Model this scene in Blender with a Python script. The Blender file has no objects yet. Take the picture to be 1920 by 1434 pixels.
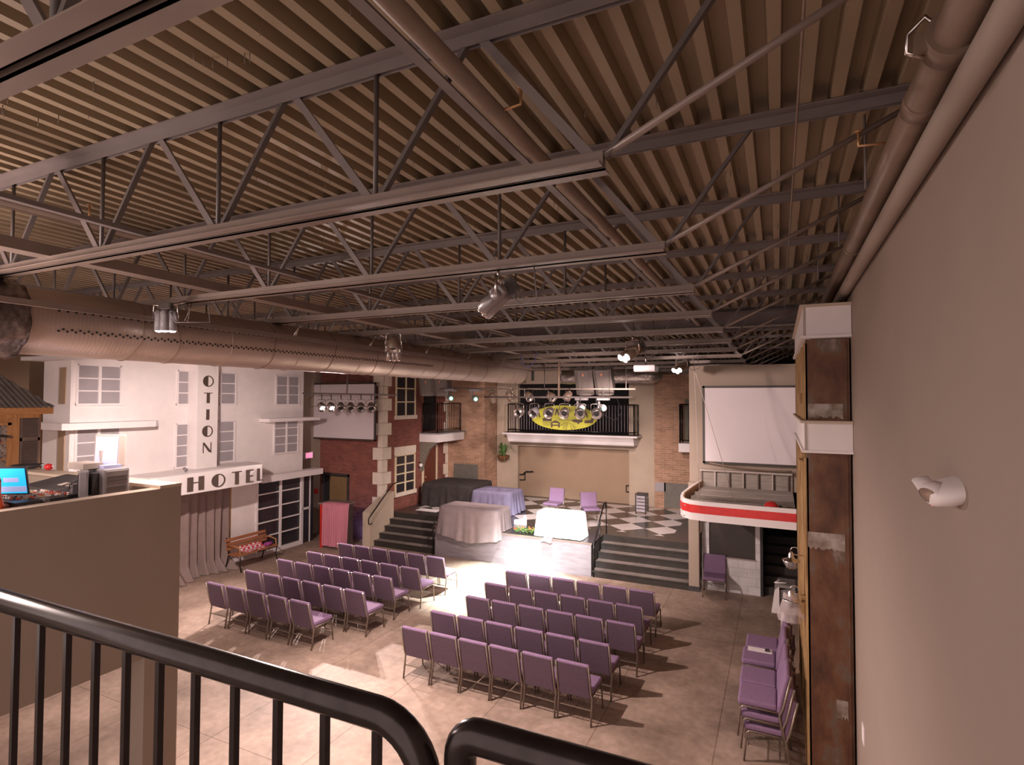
import bpy, bmesh, math, random
from mathutils import Vector, Matrix
random.seed(7)
PI = math.pi
sc = bpy.context.scene
C = sc.collection

# ---------------------------------------------------------------- camera
def cam_matrix(yaw, pitch, roll):
    y, p, r = map(math.radians, (yaw, pitch, roll))
    cy, sy = math.cos(y), math.sin(y)
    f = Vector((-sy*math.cos(p), cy*math.cos(p), math.sin(p)))
    rt = Vector((cy, sy, 0)); u = rt.cross(f)
    cr, sr = math.cos(r), math.sin(r)
    R = cr*rt + sr*u; U = -sr*rt + cr*u
    return Matrix((R, U, -f)).transposed()
cam = bpy.data.objects.new('camera', bpy.data.cameras.new('camera'))
C.objects.link(cam)
cam.data.sensor_width = 36
cam.data.lens = 1056.4/1920*36
cam.data.clip_start = 0.05
m4 = cam_matrix(25.29, 1.65, .156).to_4x4(); m4.translation = Vector((0, 0, 4.6))
cam.matrix_world = m4
sc.camera = cam

# ---------------------------------------------------------------- world, exposure, lamps
w = bpy.data.worlds.new('world'); sc.world = w; w.use_nodes = True
bg = w.node_tree.nodes['Background']
bg.inputs[0].default_value = (1.0, .80, .74, 1)
bg.inputs[1].default_value = 1.1
sc.view_settings.view_transform = 'Standard'
sc.view_settings.look = 'None'
sc.view_settings.gamma = 1
sc.view_settings.exposure = 0.35
sc.view_settings.use_curve_mapping = False
try:
    sc.cycles.max_bounces = 8; sc.cycles.diffuse_bounces = 5
    sc.cycles.sample_clamp_indirect = 6
except Exception: pass

def spot(name, loc, to, e, size=60, blend=.6, col=(1, .80, .74), rad=.08):
    l = bpy.data.lights.new(name, 'SPOT'); l.energy = e; l.spot_size = math.radians(size)
    l.spot_blend = blend; l.color = col; l.shadow_soft_size = rad
    o = bpy.data.objects.new(name, l); C.objects.link(o); o.location = loc
    o.rotation_euler = (Vector(to)-Vector(loc)).to_track_quat('-Z', 'Y').to_euler()
    return o
def point(name, loc, e, rad=.1, col=(1, .80, .74)):
    l = bpy.data.lights.new(name, 'POINT'); l.energy = e; l.shadow_soft_size = rad; l.color = col
    o = bpy.data.objects.new(name, l); C.objects.link(o); o.location = loc
    return o
spot('flood_lamp_light', (-8.7, 5.49, 5.05), (-13.4, 9.1, 1.6), 1150, 86, .7)  # washes the hotel from behind the duct; unseen, no fixture stands here
spot('flood_lamp_light_b', (-5.7, 3.7, 5.15), (-7.0, 5.2, 0), 260, 100, .9)
spot('duct_flood_light', (-5.65, 7.5, 5.15), (-6.6, 6.2, 0), 330, 130, .9)
spot('left_truss_light', (-12.35, 12.75, 4.1), (-8.2, 6.6, 0), 1500, 85, .9, rad=.05)
spot('left_truss_light_b', (-11.9, 12.75, 4.1), (-5.8, 5.2, 0), 1500, 85, .95, rad=.05)
spot('stage_key_light', (-2.05, 4.3, 5.2), (-5.7, 14.2, .8), 11000, 20, .95, (.92, .97, .98))
spot('aisle_light', (-5.5, 12.75, 4.1), (-6.25, 12.5, 0), 8000, 60, .9, (.90, 1, .96))
spot('stage_wash_light', (-2.02, 8.7, 5.15), (-6.3, 16, .6), 1500, 80, .8)
spot('stage_flood_light', (-3.2, 13.4, 5.1), (-5.5, 17.5, .5), 700, 100, .8)
spot('rear_flood_light', (-7.6, 14.4, 4.2), (-8.8, 17.8, 1.0), 420, 120, .8)
spot('cross_light', (-5.65, 5.7, 5.0), (-3.2, 7.8, 0), 1250, 130, .8, rad=.05)
spot('screen_fill_light', (-3.4, 10.05, 5.1), (-.7, 14.25, 3.9), 420, 55, .4)  # added spot, only brightens the right screen
spot('green_light', (-8.1, 14.3, 4.5), (-7.0, 11.2, 0), 150, 12, .4, (.1, 1, .3))
spot('green_light_b', (-4.8, 14.3, 4.2), (-4.5, 8.0, 0), 200, 9, .4, (.1, 1, .3))
spot('blue_light', (-12.1, 14.35, .12), (-12.2, 14.9, .45), 14, 130, .8, (.25, .35, 1))
point('fill_light', (-6.0, 1.2, 4.7), 260, .5)  # added soft fill, no lamp hangs here


# ---------------------------------------------------------------- materials
MATS = {}
def nodes(name):
    m = bpy.data.materials.new(name); m.use_nodes = True
    nt = m.node_tree; b = nt.nodes['Principled BSDF']
    MATS[name] = m
    return m, nt, b
def N(nt, t, **kw):
    n = nt.nodes.new(t)
    for k, v in kw.items(): setattr(n, k, v)
    return n
def mat(name, c, rough=.6, metal=0, var=.12, scale=6, bump=0, c2=None, stretch=None, spec=.5):
    m, nt, b = nodes(name)
    b.inputs['Roughness'].default_value = rough; b.inputs['Metallic'].default_value = metal
    b.inputs['Specular IOR Level'].default_value = spec
    tc = N(nt, 'ShaderNodeTexCoord'); nz = N(nt, 'ShaderNodeTexNoise')
    nz.inputs['Scale'].default_value = scale; nz.inputs['Detail'].default_value = 4
    if stretch:
        mp = N(nt, 'ShaderNodeMapping'); mp.inputs['Scale'].default_value = stretch
        nt.links.new(tc.outputs['Object'], mp.inputs[0]); nt.links.new(mp.outputs[0], nz.inputs['Vector'])
    else: nt.links.new(tc.outputs['Object'], nz.inputs['Vector'])
    r = N(nt, 'ShaderNodeValToRGB')
    r.color_ramp.elements[0].position = .3; r.color_ramp.elements[1].position = .7
    a = c2 if c2 else tuple(x*(1-var) for x in c)
    r.color_ramp.elements[0].color = (*a, 1)
    r.color_ramp.elements[1].color = (*(c if c2 else tuple(min(1, x*(1+var)) for x in c)), 1)
    nt.links.new(nz.outputs['Fac'], r.inputs[0]); nt.links.new(r.outputs[0], b.inputs['Base Color'])
    if bump:
        bp = N(nt, 'ShaderNodeBump'); bp.inputs['Strength'].default_value = bump; bp.inputs['Distance'].default_value = .02
        nt.links.new(nz.outputs['Fac'], bp.inputs['Height']); nt.links.new(bp.outputs[0], b.inputs['Normal'])
    return m
def emit(name, c, s):
    m, nt, b = nodes(name)
    b.inputs['Base Color'].default_value = (*c, 1)
    b.inputs['Emission Color'].default_value = (*c, 1); b.inputs['Emission Strength'].default_value = s
    return m
def brick(name, c1, c2, mortar, bw=.2, bh=.075):
    m, nt, b = nodes(name); b.inputs['Roughness'].default_value = .85
    tc = N(nt, 'ShaderNodeTexCoord'); sx = N(nt, 'ShaderNodeSeparateXYZ'); ad = N(nt, 'ShaderNodeMath'); cb = N(nt, 'ShaderNodeCombineXYZ')
    nt.links.new(tc.outputs['Object'], sx.inputs[0])
    nt.links.new(sx.outputs[0], ad.inputs[0]); nt.links.new(sx.outputs[1], ad.inputs[1])
    nt.links.new(ad.outputs[0], cb.inputs[0]); nt.links.new(sx.outputs[2], cb.inputs[1])
    bt = N(nt, 'ShaderNodeTexBrick')
    bt.inputs['Scale'].default_value = 1; bt.inputs['Brick Width'].default_value = bw; bt.inputs['Row Height'].default_value = bh
    bt.inputs['Mortar Size'].default_value = .009; bt.inputs['Mortar Smooth'].default_value = .1; bt.inputs['Bias'].default_value = -.1
    bt.inputs['Color1'].default_value = (*c1, 1); bt.inputs['Color2'].default_value = (*c2, 1); bt.inputs['Mortar'].default_value = (*mortar, 1)
    nt.links.new(cb.outputs[0], bt.inputs['Vector'])
    nz = N(nt, 'ShaderNodeTexNoise'); nz.inputs['Scale'].default_value = 3; nz.inputs['Detail'].default_value = 6
    nt.links.new(tc.outputs['Object'], nz.inputs['Vector'])
    mx = N(nt, 'ShaderNodeMix', data_type='RGBA', blend_type='MULTIPLY'); mx.inputs['Factor'].default_value = .5
    nt.links.new(bt.outputs['Color'], mx.inputs['A'])
    rr = N(nt, 'ShaderNodeValToRGB'); rr.color_ramp.elements[0].color = (.55, .55, .55, 1); rr.color_ramp.elements[0].position = .3; rr.color_ramp.elements[1].position = .65
    nt.links.new(nz.outputs['Fac'], rr.inputs[0]); nt.links.new(rr.outputs[0], mx.inputs['B'])
    nt.links.new(mx.outputs['Result'], b.inputs['Base Color'])
    bp = N(nt, 'ShaderNodeBump', invert=True); bp.inputs['Distance'].default_value = .01; bp.inputs['Strength'].default_value = .6
    nt.links.new(bt.outputs['Fac'], bp.inputs['Height']); nt.links.new(bp.outputs[0], b.inputs['Normal'])
    return m
def concrete(name, c1, c2):
    m, nt, b = nodes(name)
    tc = N(nt, 'ShaderNodeTexCoord')
    n1 = N(nt, 'ShaderNodeTexNoise'); n1.inputs['Scale'].default_value = .9; n1.inputs['Detail'].default_value = 8; n1.inputs['Roughness'].default_value = .65
    n2 = N(nt, 'ShaderNodeTexNoise'); n2.inputs['Scale'].default_value = 9; n2.inputs['Detail'].default_value = 6
    for n in (n1, n2): nt.links.new(tc.outputs['Object'], n.inputs['Vector'])
    r = N(nt, 'ShaderNodeValToRGB'); r.color_ramp.elements[0].position = .32; r.color_ramp.elements[1].position = .68
    r.color_ramp.elements[0].color = (*c1, 1); r.color_ramp.elements[1].color = (*c2, 1)
    nt.links.new(n1.outputs['Fac'], r.inputs[0])
    mx = N(nt, 'ShaderNodeMix', data_type='RGBA', blend_type='OVERLAY'); mx.inputs['Factor'].default_value = .35
    nt.links.new(r.outputs[0], mx.inputs['A']); nt.links.new(n2.outputs['Fac'], mx.inputs['B'])
    sx = N(nt, 'ShaderNodeSeparateXYZ'); nt.links.new(tc.outputs['Object'], sx.inputs[0])
    lines = []
    for i, (off, per) in enumerate(((7.0, 1.55), (.9, 6.2))):
        a = N(nt, 'ShaderNodeMath', operation='ADD'); a.inputs[1].default_value = off+per*20
        nt.links.new(sx.outputs[i], a.inputs[0])
        d = N(nt, 'ShaderNodeMath', operation='PINGPONG'); d.inputs[1].default_value = per/2
        nt.links.new(a.outputs[0], d.inputs[0])
        l = N(nt, 'ShaderNodeMath', operation='LESS_THAN'); l.inputs[1].default_value = .008
        nt.links.new(d.outputs[0], l.inputs[0]); lines.append(l)
    mxx = N(nt, 'ShaderNodeMath', operation='MAXIMUM')
    nt.links.new(lines[0].outputs[0], mxx.inputs[0]); nt.links.new(lines[1].outputs[0], mxx.inputs[1])
    m2 = N(nt, 'ShaderNodeMix', data_type='RGBA', blend_type='MULTIPLY')
    sc_ = N(nt, 'ShaderNodeMath', operation='MULTIPLY'); sc_.inputs[1].default_value = .6
    nt.links.new(mxx.outputs[0], sc_.inputs[0]); nt.links.new(sc_.outputs[0], m2.inputs['Factor'])
    nt.links.new(mx.outputs['Result'], m2.inputs['A']); m2.inputs['B'].default_value = (.35, .28, .24, 1)
    nt.links.new(m2.outputs['Result'], b.inputs['Base Color'])
    rr = N(nt, 'ShaderNodeMapRange'); rr.inputs['To Min'].default_value = .5; rr.inputs['To Max'].default_value = .7; b.inputs['Specular IOR Level'].default_value = .35
    nt.links.new(n1.outputs['Fac'], rr.inputs['Value']); nt.links.new(rr.outputs[0], b.inputs['Roughness'])
    return m
def checker(name, dark, light):
    m, nt, b = nodes(name); b.inputs['Roughness'].default_value = .22
    tc = N(nt, 'ShaderNodeTexCoord'); mp = N(nt, 'ShaderNodeMapping')
    mp.inputs['Location'].default_value = (.06, .19, .1); mp.inputs['Rotation'].default_value = (0, 0, math.radians(45)); mp.inputs['Scale'].default_value = (1, 1, 0)
    nt.links.new(tc.outputs['Object'], mp.inputs[0])
    ck = N(nt, 'ShaderNodeTexChecker'); ck.inputs['Scale'].default_value = 1/.74
    ck.inputs['Color1'].default_value = (*light, 1); ck.inputs['Color2'].default_value = (*dark, 1)
    nt.links.new(mp.outputs[0], ck.inputs['Vector'])
    sx = N(nt, 'ShaderNodeSeparateXYZ'); nt.links.new(tc.outputs['Object'], sx.inputs[0])
    prev = None
    for i, op, v in ((0, 'GREATER_THAN', -4.2), (0, 'LESS_THAN', 4.35), (1, 'GREATER_THAN', -.25), (1, 'LESS_THAN', 3.7)):
        a = N(nt, 'ShaderNodeMath', operation=op); a.inputs[1].default_value = v; nt.links.new(sx.outputs[i], a.inputs[0])
        if prev is not None:
            q = N(nt, 'ShaderNodeMath', operation='MULTIPLY'); nt.links.new(prev.outputs[0], q.inputs[0]); nt.links.new(a.outputs[0], q.inputs[1]); prev = q
        else: prev = a
    mx = N(nt, 'ShaderNodeMix', data_type='RGBA'); mx.inputs['A'].default_value = (*dark, 1)
    nt.links.new(prev.outputs[0], mx.inputs['Factor']); nt.links.new(ck.outputs['Color'], mx.inputs['B'])
    nt.links.new(mx.outputs['Result'], b.inputs['Base Color'])
    return m
def wood(name, c1, c2, axis=2, rough=.5, scale=2.2):
    st = [14, 14, 14]; st[axis] = 1.2
    return mat(name, c1, rough, c2=c2, scale=scale, stretch=tuple(st), bump=.15)
def duct_mat(name, c, ribs=True):
    m, nt, b = nodes(name)
    b.inputs['Metallic'].default_value = .55; b.inputs['Roughness'].default_value = .42
    tc = N(nt, 'ShaderNodeTexCoord'); nz = N(nt, 'ShaderNodeTexNoise'); nz.inputs['Scale'].default_value = 1.2
    nt.links.new(tc.outputs['Object'], nz.inputs['Vector'])
    mp = N(nt, 'ShaderNodeMapping'); mp.inputs['Rotation'].default_value = (0, 0, .0)
    nt.links.new(tc.outputs['Object'], mp.inputs[0])
    wv = N(nt, 'ShaderNodeTexWave', bands_direction='Y'); wv.inputs['Scale'].default_value = 9; wv.inputs['Distortion'].default_value = 5; wv.inputs['Detail'].default_value = 2
    nt.links.new(mp.outputs[0], wv.inputs['Vector'])
    r = N(nt, 'ShaderNodeValToRGB'); r.color_ramp.elements[0].color = (*[x*.8 for x in c], 1); r.color_ramp.elements[1].color = (*c, 1)
    nt.links.new(nz.outputs['Fac'], r.inputs[0]); nt.links.new(r.outputs[0], b.inputs['Base Color'])
    bp = N(nt, 'ShaderNodeBump'); bp.inputs['Strength'].default_value = .08; bp.inputs['Distance'].default_value = .008
    nt.links.new(wv.outputs['Fac'], bp.inputs['Height']); nt.links.new(bp.outputs[0], b.inputs['Normal'])
    return m

taupe = mat('taupe_paint', (.31, .24, .20), .75, var=.03, scale=1.5)
taupe2 = mat('taupe_wall_paint', (.32, .25, .20), .8, var=.04, scale=1.5)
tan = mat('tan_stucco', (.50, .40, .31), .85, var=.06, scale=2)
tanp = mat('tan_panel', (.36, .25, .17), .8, var=.04, scale=2)
white_p = mat('white_paint', (.80, .74, .74), .6, var=.03, scale=3)
white_st = mat('white_stucco', (.80, .74, .73), .8, var=.03, scale=4, bump=.1)
cream = mat('cream_stone', (.72, .62, .52), .8, var=.06, scale=5)
cream_w = mat('cream_wood_paint', (.72, .60, .42), .6, var=.05)
darkpane = mat('dark_pane', (.035, .03, .035), .25, var=.2, scale=2)
greypane = mat('grey_pane', (.36, .33, .35), .5, var=.06, scale=2)
black_p = mat('black_metal', (.016, .013, .014), .25, metal=.4, var=.2)
rail_m = mat('black_rail_metal', (.045, .036, .036), .24, metal=.7, var=.2, scale=30)
black_m = mat('matte_black', (.01, .009, .01), .8, var=.3)
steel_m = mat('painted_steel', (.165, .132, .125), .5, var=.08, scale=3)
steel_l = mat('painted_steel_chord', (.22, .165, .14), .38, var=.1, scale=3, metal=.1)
deck_m = mat('painted_roof_deck', (.27, .20, .128), .55, var=.12, scale=1.2)  # olive tint of the greenish light is put into the deck colour
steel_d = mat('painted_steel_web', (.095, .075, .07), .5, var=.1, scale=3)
pipe_m = mat('brown_pipe_paint', (.20, .135, .10), .4, var=.15, scale=4)
floor_m = concrete('polished_concrete', (.205, .145, .112), (.44, .32, .255))
check_m = checker('black_white_floor_tiles', (.045, .038, .036), (.62, .55, .54))
stage_f = mat('stage_front_paint', (.26, .23, .25), .6, c2=(.20, .17, .19), scale=3, stretch=(1, 1, 5))
step_t = mat('stair_tread', (.20, .165, .15), .55, var=.25, scale=3)
step_r = mat('stair_riser', (.03, .025, .022), .5, var=.2)
redbrick = brick('red_brick', (.30, .085, .055), (.20, .05, .038), (.20, .12, .10), .21, .07)
beigebrick = brick('beige_brick', (.52, .29, .19), (.36, .20, .12), (.52, .38, .28), .26, .075)
duct_m = duct_mat('galvanised_duct', (.52, .41, .36))
foil_m = mat('crinkled_foil', (.42, .36, .34), .3, metal=.8, var=.3, scale=14, bump=.8)
foil_d = mat('dark_crinkled_foil', (.2, .16, .15), .3, metal=.8, var=.5, scale=8, bump=.9)
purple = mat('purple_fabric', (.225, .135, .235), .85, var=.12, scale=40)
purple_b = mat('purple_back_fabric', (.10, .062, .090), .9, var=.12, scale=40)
chair_fr = mat('bronze_chair_frame', (.24, .19, .155), .35, metal=.5, var=.15)
gcloth = mat('mauve_grey_cloth', (.25, .195, .20), .9, var=.08, scale=6)
bcloth = mat('blue_grey_cloth', (.19, .17, .27), .9, var=.1, scale=6)
kcloth = mat('black_cloth', (.035, .028, .028), .9, var=.25, scale=6)
wcloth = mat('white_cloth', (.85, .85, .85), .9, var=.03, scale=6)
pcloth = mat('pink_cloth', (.58, .22, .28), .9, c2=(.46, .16, .21), scale=5, stretch=(9, 9, .6))
curt_m = mat('taupe_curtain_fabric', (.25, .185, .17), .9, var=.08, scale=4)
screen_m = mat('projection_screen', (.66, .58, .60), .8, var=.02, scale=1)
screen_f = mat('screen_frame', (.05, .04, .035), .6)
chrome = mat('chrome', (.6, .55, .52), .2, metal=1, var=.1)
grey_pl = mat('grey_plastic', (.22, .20, .21), .5, var=.1)
dk_pl = mat('dark_plastic', (.045, .04, .042), .45, var=.2)
lt_pl = mat('beige_plastic', (.42, .35, .31), .5, var=.05)
spk_m = mat('grey_speaker_paint', (.16, .13, .12), .7, var=.06)
red_p = mat('red_paint', (.62, .03, .03), .3, var=.12, scale=6)
red_l = mat('red_lacquer', (.55, .03, .02), .35, var=.2)
pine = wood('pine_wood', (.55, .28, .11), (.40, .18, .07), 1)
pine_v = wood('pine_wood_upright', (.55, .29, .12), (.36, .16, .06), 2)
oldwood = wood('weathered_boards', (.52, .34, .15), (.22, .11, .045), 2, .7)
door_w = wood('red_brown_door', (.16, .045, .025), (.11, .03, .018), 2)
door_t = wood('tan_door', (.24, .15, .07), (.18, .11, .05), 2)
ply = wood('canopy_planks', (.34, .29, .26), (.24, .20, .17), 0, .8)
benchw = wood('bench_slat_wood', (.42, .17, .08), (.30, .11, .05), 1)
corr_m = mat('corrugated_tin', (.36, .33, .32), .45, metal=.5, var=.15)
shut_m = mat('brown_shutter_paint', (.09, .065, .06), .6)
pot_m = wood('coir_basket', (.22, .09, .04), (.12, .05, .02), 0, .9)
leaf_m = mat('fern_leaf', (.10, .21, .05), .6, var=.3, scale=20)
yel_m = mat('yellow_sign_paint', (.62, .60, .05), .5, var=.03)
sign_b = mat('brown_sign_paint', (.10, .06, .035), .5)
letter_m = mat('letter_paint', (.09, .06, .05), .5)
brass = mat('brass', (.5, .28, .14), .35, metal=.6)
gold_m = mat('gold_jamb_paint', (.45, .27, .09), .5)
hand_skin = mat('skin', (.42, .20, .13), .55, var=.05)
orange_m = mat('orange_shirt_fabric', (.72, .11, .03), .8, var=.08, scale=20)
jean_m = mat('denim', (.03, .045, .09), .85)
capm = mat('brown_cap_fabric', (.09, .05, .03), .85)
hair_m = mat('brown_hair', (.04, .02, .012), .6)
lace_m = mat('patterned_curtain', (.42, .34, .30), .8, c2=(.06, .045, .04), scale=32)
lamp_on = emit('lit_lamp_face', (1, .86, .82), 7)
green_on = emit('green_lamp_face', (.12, 1, .35), 9)
led_scr = emit('laptop_screen_blue', (.02, .42, .80), .9)
mon_scr = emit('monitor_screen_pale_blue', (.42, .46, .78), .45)
exit_on = emit('exit_sign_face', (.95, .25, .42), .9)
proj_lit = mat('projector_underside', (.30, .25, .24), .5)  # paler than the case: light from below put into the colour
def rust():
    m, nt, b = nodes('rusty_sheet_metal'); b.inputs['Roughness'].default_value = .5; b.inputs['Metallic'].default_value = .15
    tc = N(nt, 'ShaderNodeTexCoord')
    n1 = N(nt, 'ShaderNodeTexNoise'); n1.inputs['Scale'].default_value = 2.6; n1.inputs['Detail'].default_value = 9; n1.inputs['Roughness'].default_value = .6
    mp = N(nt, 'ShaderNodeMapping'); mp.inputs['Scale'].default_value = (1.6, 1, .8)
    nt.links.new(tc.outputs['Object'], mp.inputs[0]); nt.links.new(mp.outputs[0], n1.inputs['Vector'])
    r = N(nt, 'ShaderNodeValToRGB'); e = r.color_ramp.elements
    e[0].position = .30; e[0].color = (.06, .026, .016, 1)
    e[1].position = .72; e[1].color = (.29, .21, .175, 1)
    for p, c in ((.44, (.105, .042, .022)), (.55, (.15, .068, .034)), (.62, (.135, .095, .07))):
        k = e.new(p); k.color = (*c, 1)
    nt.links.new(n1.outputs['Fac'], r.inputs[0]); nt.links.new(r.outputs[0], b.inputs['Base Color'])
    return m
rust_m = rust()
galv_m = mat('bare_galvanised_patch', (.42, .36, .33), .4, c2=(.16, .11, .07), scale=9, metal=.3)

def dotted():
    m = duct_mat('perforated_foil', (.42, .36, .34)); return m

# ---------------------------------------------------------------- geometry helpers
class MB:
    def __init__(s): s.bm = bmesh.new()
    def box(s, x0, x1, y0, y1, z0, z1):
        v = [s.bm.verts.new(p) for p in ((x0,y0,z0),(x1,y0,z0),(x1,y1,z0),(x0,y1,z0),(x0,y0,z1),(x1,y0,z1),(x1,y1,z1),(x0,y1,z1))]
        for f in ((3,2,1,0),(4,5,6,7),(0,1,5,4),(1,2,6,5),(2,3,7,6),(3,0,4,7)): s.bm.faces.new([v[i] for i in f])
        return v
    def rbox(s, x0, x1, y0, y1, z0, z1, r=.02, seg=3, M=None):
        v = s.box(x0, x1, y0, y1, z0, z1)
        es = list({e for q in v for e in q.link_edges})
        res = bmesh.ops.bevel(s.bm, geom=es, offset=r, segments=seg, affect='EDGES', profile=.5)
        if M is not None:
            vs = {q for f in res['faces'] for q in f.verts} | {q for q in v if q.is_valid}
            fs = set(res['faces'])
            for q in list(vs):
                for f in q.link_faces: fs.add(f)
            vs = {q for f in fs for q in f.verts}
            for q in vs: q.co = M @ q.co
        return s
    def bar(s, p, q, w, h, up=(0, 0, 1)):
        p, q = Vector(p), Vector(q); d = (q-p).normalized(); up = Vector(up)
        if abs(d.dot(up)) > .99: up = Vector((1, 0, 0))
        a = d.cross(up).normalized(); b = a.cross(d)
        v = [s.bm.verts.new(o + a*i*w/2 + b*j*h/2) for o in (p, q) for i, j in ((-1,-1),(1,-1),(1,1),(-1,1))]
        for f in ((0,1,2,3),(7,6,5,4),(0,4,5,1),(1,5,6,2),(2,6,7,3),(3,7,4,0)): s.bm.faces.new([v[i] for i in f])
        return s
    def tube(s, pts, r, n=10, caps=True, radii=None):
        pts = [Vector(p) for p in pts]; rings = []
        prev = None
        for i, p in enumerate(pts):
            if i == 0: d = pts[1]-pts[0]
            elif i == len(pts)-1: d = pts[-1]-pts[-2]
            else: d = (pts[i+1]-pts[i]).normalized() + (pts[i]-pts[i-1]).normalized()
            d.normalize()
            if prev is None:
                u = Vector((0, 0, 1)) if abs(d.z) < .9 else Vector((1, 0, 0))
                a = d.cross(u).normalized()
            else: a = (prev - d*prev.dot(d)).normalized()
            prev = a; b = d.cross(a)
            rr = radii[i] if radii else r
            rings.append([s.bm.verts.new(p + (a*math.cos(t)+b*math.sin(t))*rr) for t in (2*PI*k/n for k in range(n))])
        for A, B in zip(rings, rings[1:]):
            for k in range(n):
                f = s.bm.faces.new((A[k], A[(k+1)%n], B[(k+1)%n], B[k])); f.smooth = True
        if caps:
            s.bm.faces.new(rings[0][::-1]); s.bm.faces.new(rings[-1])
        return s
    def prism(s, poly, axis, a, b):
        """poly of (u,v); axis 0: (y,z) extruded in x; 1: (x,z) in y; 2: (x,y) in z"""
        def P(u, v, t): return ((t,u,v), (u,t,v), (u,v,t))[axis]
        A = [s.bm.verts.new(P(u, v, a)) for u, v in poly]; B = [s.bm.verts.new(P(u, v, b)) for u, v in poly]
        n = len(poly)
        s.bm.faces.new(A); s.bm.faces.new(B[::-1])
        for i in range(n): s.bm.faces.new((A[i], B[i], B[(i+1)%n], A[(i+1)%n]))
        return s
    def lathe(s, prof, c, d=(0, 0, 1), n=16):
        """prof [(r, t)] revolved about axis d through c"""
        c, d = Vector(c), Vector(d).normalized()
        u = Vector((0, 0, 1)) if abs(d.z) < .9 else Vector((1, 0, 0))
        a = d.cross(u).normalized(); b = d.cross(a); rings = []
        for r, t in prof:
            if r < 1e-5: rings.append([s.bm.verts.new(c+d*t)])
            else: rings.append([s.bm.verts.new(c+d*t+(a*math.cos(k*2*PI/n)+b*math.sin(k*2*PI/n))*r) for k in range(n)])
        for A, B in zip(rings, rings[1:]):
            for k in range(n):
                q = [A[k%len(A)], A[(k+1)%len(A)], B[(k+1)%len(B)], B[k%len(B)]]
                q2 = []
                for x in q:
                    if x not in q2: q2.append(x)
                if len(q2) > 2:
                    f = s.bm.faces.new(q2); f.smooth = True
        return s
    def ball(s, c, r, sc_=(1, 1, 1), n=14):
        M = Matrix.Translation(c) @ Matrix.Diagonal((*[r*k for k in sc_], 1))
        res = bmesh.ops.create_uvsphere(s.bm, u_segments=n, v_segments=max(6, n//2+1), radius=1, matrix=M)
        for v in res['verts']:
            for f in v.link_faces: f.smooth = True
        return s
    def grid(s, P, smooth=True, close=False):
        """P: 2D list of points"""
        V = [[s.bm.verts.new(p) for p in row] for row in P]
        for A, B in zip(V, V[1:]):
            n = len(A)
            for k in range(n if close else n-1):
                f = s.bm.faces.new((A[k], A[(k+1)%n], B[(k+1)%n], B[k])); f.smooth = smooth
        return V
    def build(s, name, m, parent=None, label=None, norm=True):
        if norm: bmesh.ops.recalc_face_normals(s.bm, faces=s.bm.faces[:])
        off = Vector((0, 0, 0)); r = parent
        while r is not None:
            off += r.location; r = r.parent
        if off.length > 0: bmesh.ops.translate(s.bm, vec=-off, verts=s.bm.verts[:])
        me = bpy.data.meshes.new(name); s.bm.to_mesh(me); s.bm.free()
        me.materials.append(m)
        o = bpy.data.objects.new(name, me); C.objects.link(o)
        if parent is not None: o.parent = parent
        if label: o['label'] = label
        return o
def thing(name, label, cat, loc=(0, 0, 0), group=None):
    o = bpy.data.objects.new(name, None); C.objects.link(o); o.empty_display_size = .1
    o.location = loc; o['label'] = label; o['category'] = cat
    if group: o['group'] = group
    return o
def tag(o, label, cat, group=None):
    o['label'] = label; o['category'] = cat
    if group: o['group'] = group
    return o
def struct(name, mb, m, parent=None):
    o = mb.build(name, m, parent)
    if parent is None: o['kind'] = 'structure'
    return o
def dup(root, loc, rz=0, label=None, group=None):
    r = root.copy(); C.objects.link(r); r.location = loc; r.rotation_euler = (0, 0, rz)
    if label: r['label'] = label
    if group: r['group'] = group
    for ch in root.children:
        c = ch.copy(); C.objects.link(c); c.parent = r
        for g in ch.children:
            d = g.copy(); C.objects.link(d); d.parent = c
    return r
def box(x0, x1, y0, y1, z0, z1):
    b = MB(); b.box(x0, x1, y0, y1, z0, z1); return b
def arc(c, r, a0, a1, n, plane='xz'):
    out = []
    for i in range(n+1):
        t = a0+(a1-a0)*i/n; u, v = r*math.cos(t), r*math.sin(t)
        out.append({'xz': (c[0]+u, c[1], c[2]+v), 'yz': (c[0], c[1]+u, c[2]+v), 'xy': (c[0]+u, c[1]+v, c[2])}[plane])
    return out

# ================================================================ ROOM SHELL
XW = .78                     # right wall plane
def zdeck(y): return 6.485-.0125*y
def zbot(y): return 5.67-.0125*y
b = MB(); b.box(-18, XW, -2, 24, -.1, 0); struct('floor', b, floor_m)
struct('wall_right', box(XW, XW+.2, -1.5, 24, 0, 6.7), taupe)
struct('wall_left', box(-16.2, -16, -2, 13.4, 0, 6.7), tanp)
struct('wall_left_rear', box(-14.5, -14.3, 13.4, 14.8, 0, 6.2), taupe2)
# roof deck: folded sheet, ribs run towards the stage
b = MB(); prof = []; x = -16.2; p = .172
while x < XW:
    prof += [(x, 0), (x+.062, 0), (x+.074, .092), (x+.160, .092)]; x += p
rows = []
for y in (-1.2, 24): rows.append([(px, y, zdeck(y)+pz) for px, pz in prof])
b.grid(rows, smooth=False); struct('ceiling', b, deck_m)
b = MB(); b.box(-16.2, XW+.2, -1.2, 24, 6.62, 6.7); struct('ceiling_roof_top', b, black_m)
# balcony floor slab under the camera
struct('floor_balcony', box(-4.0, XW, -1.5, .62, 2.85, 3.0), taupe)
# rear shell behind the stage balcony (unlit back room, its darkness painted as matte black)
struct('wall_back_room', box(-16, XW, 23.8, 24, 0, 6.7), black_m)

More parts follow.
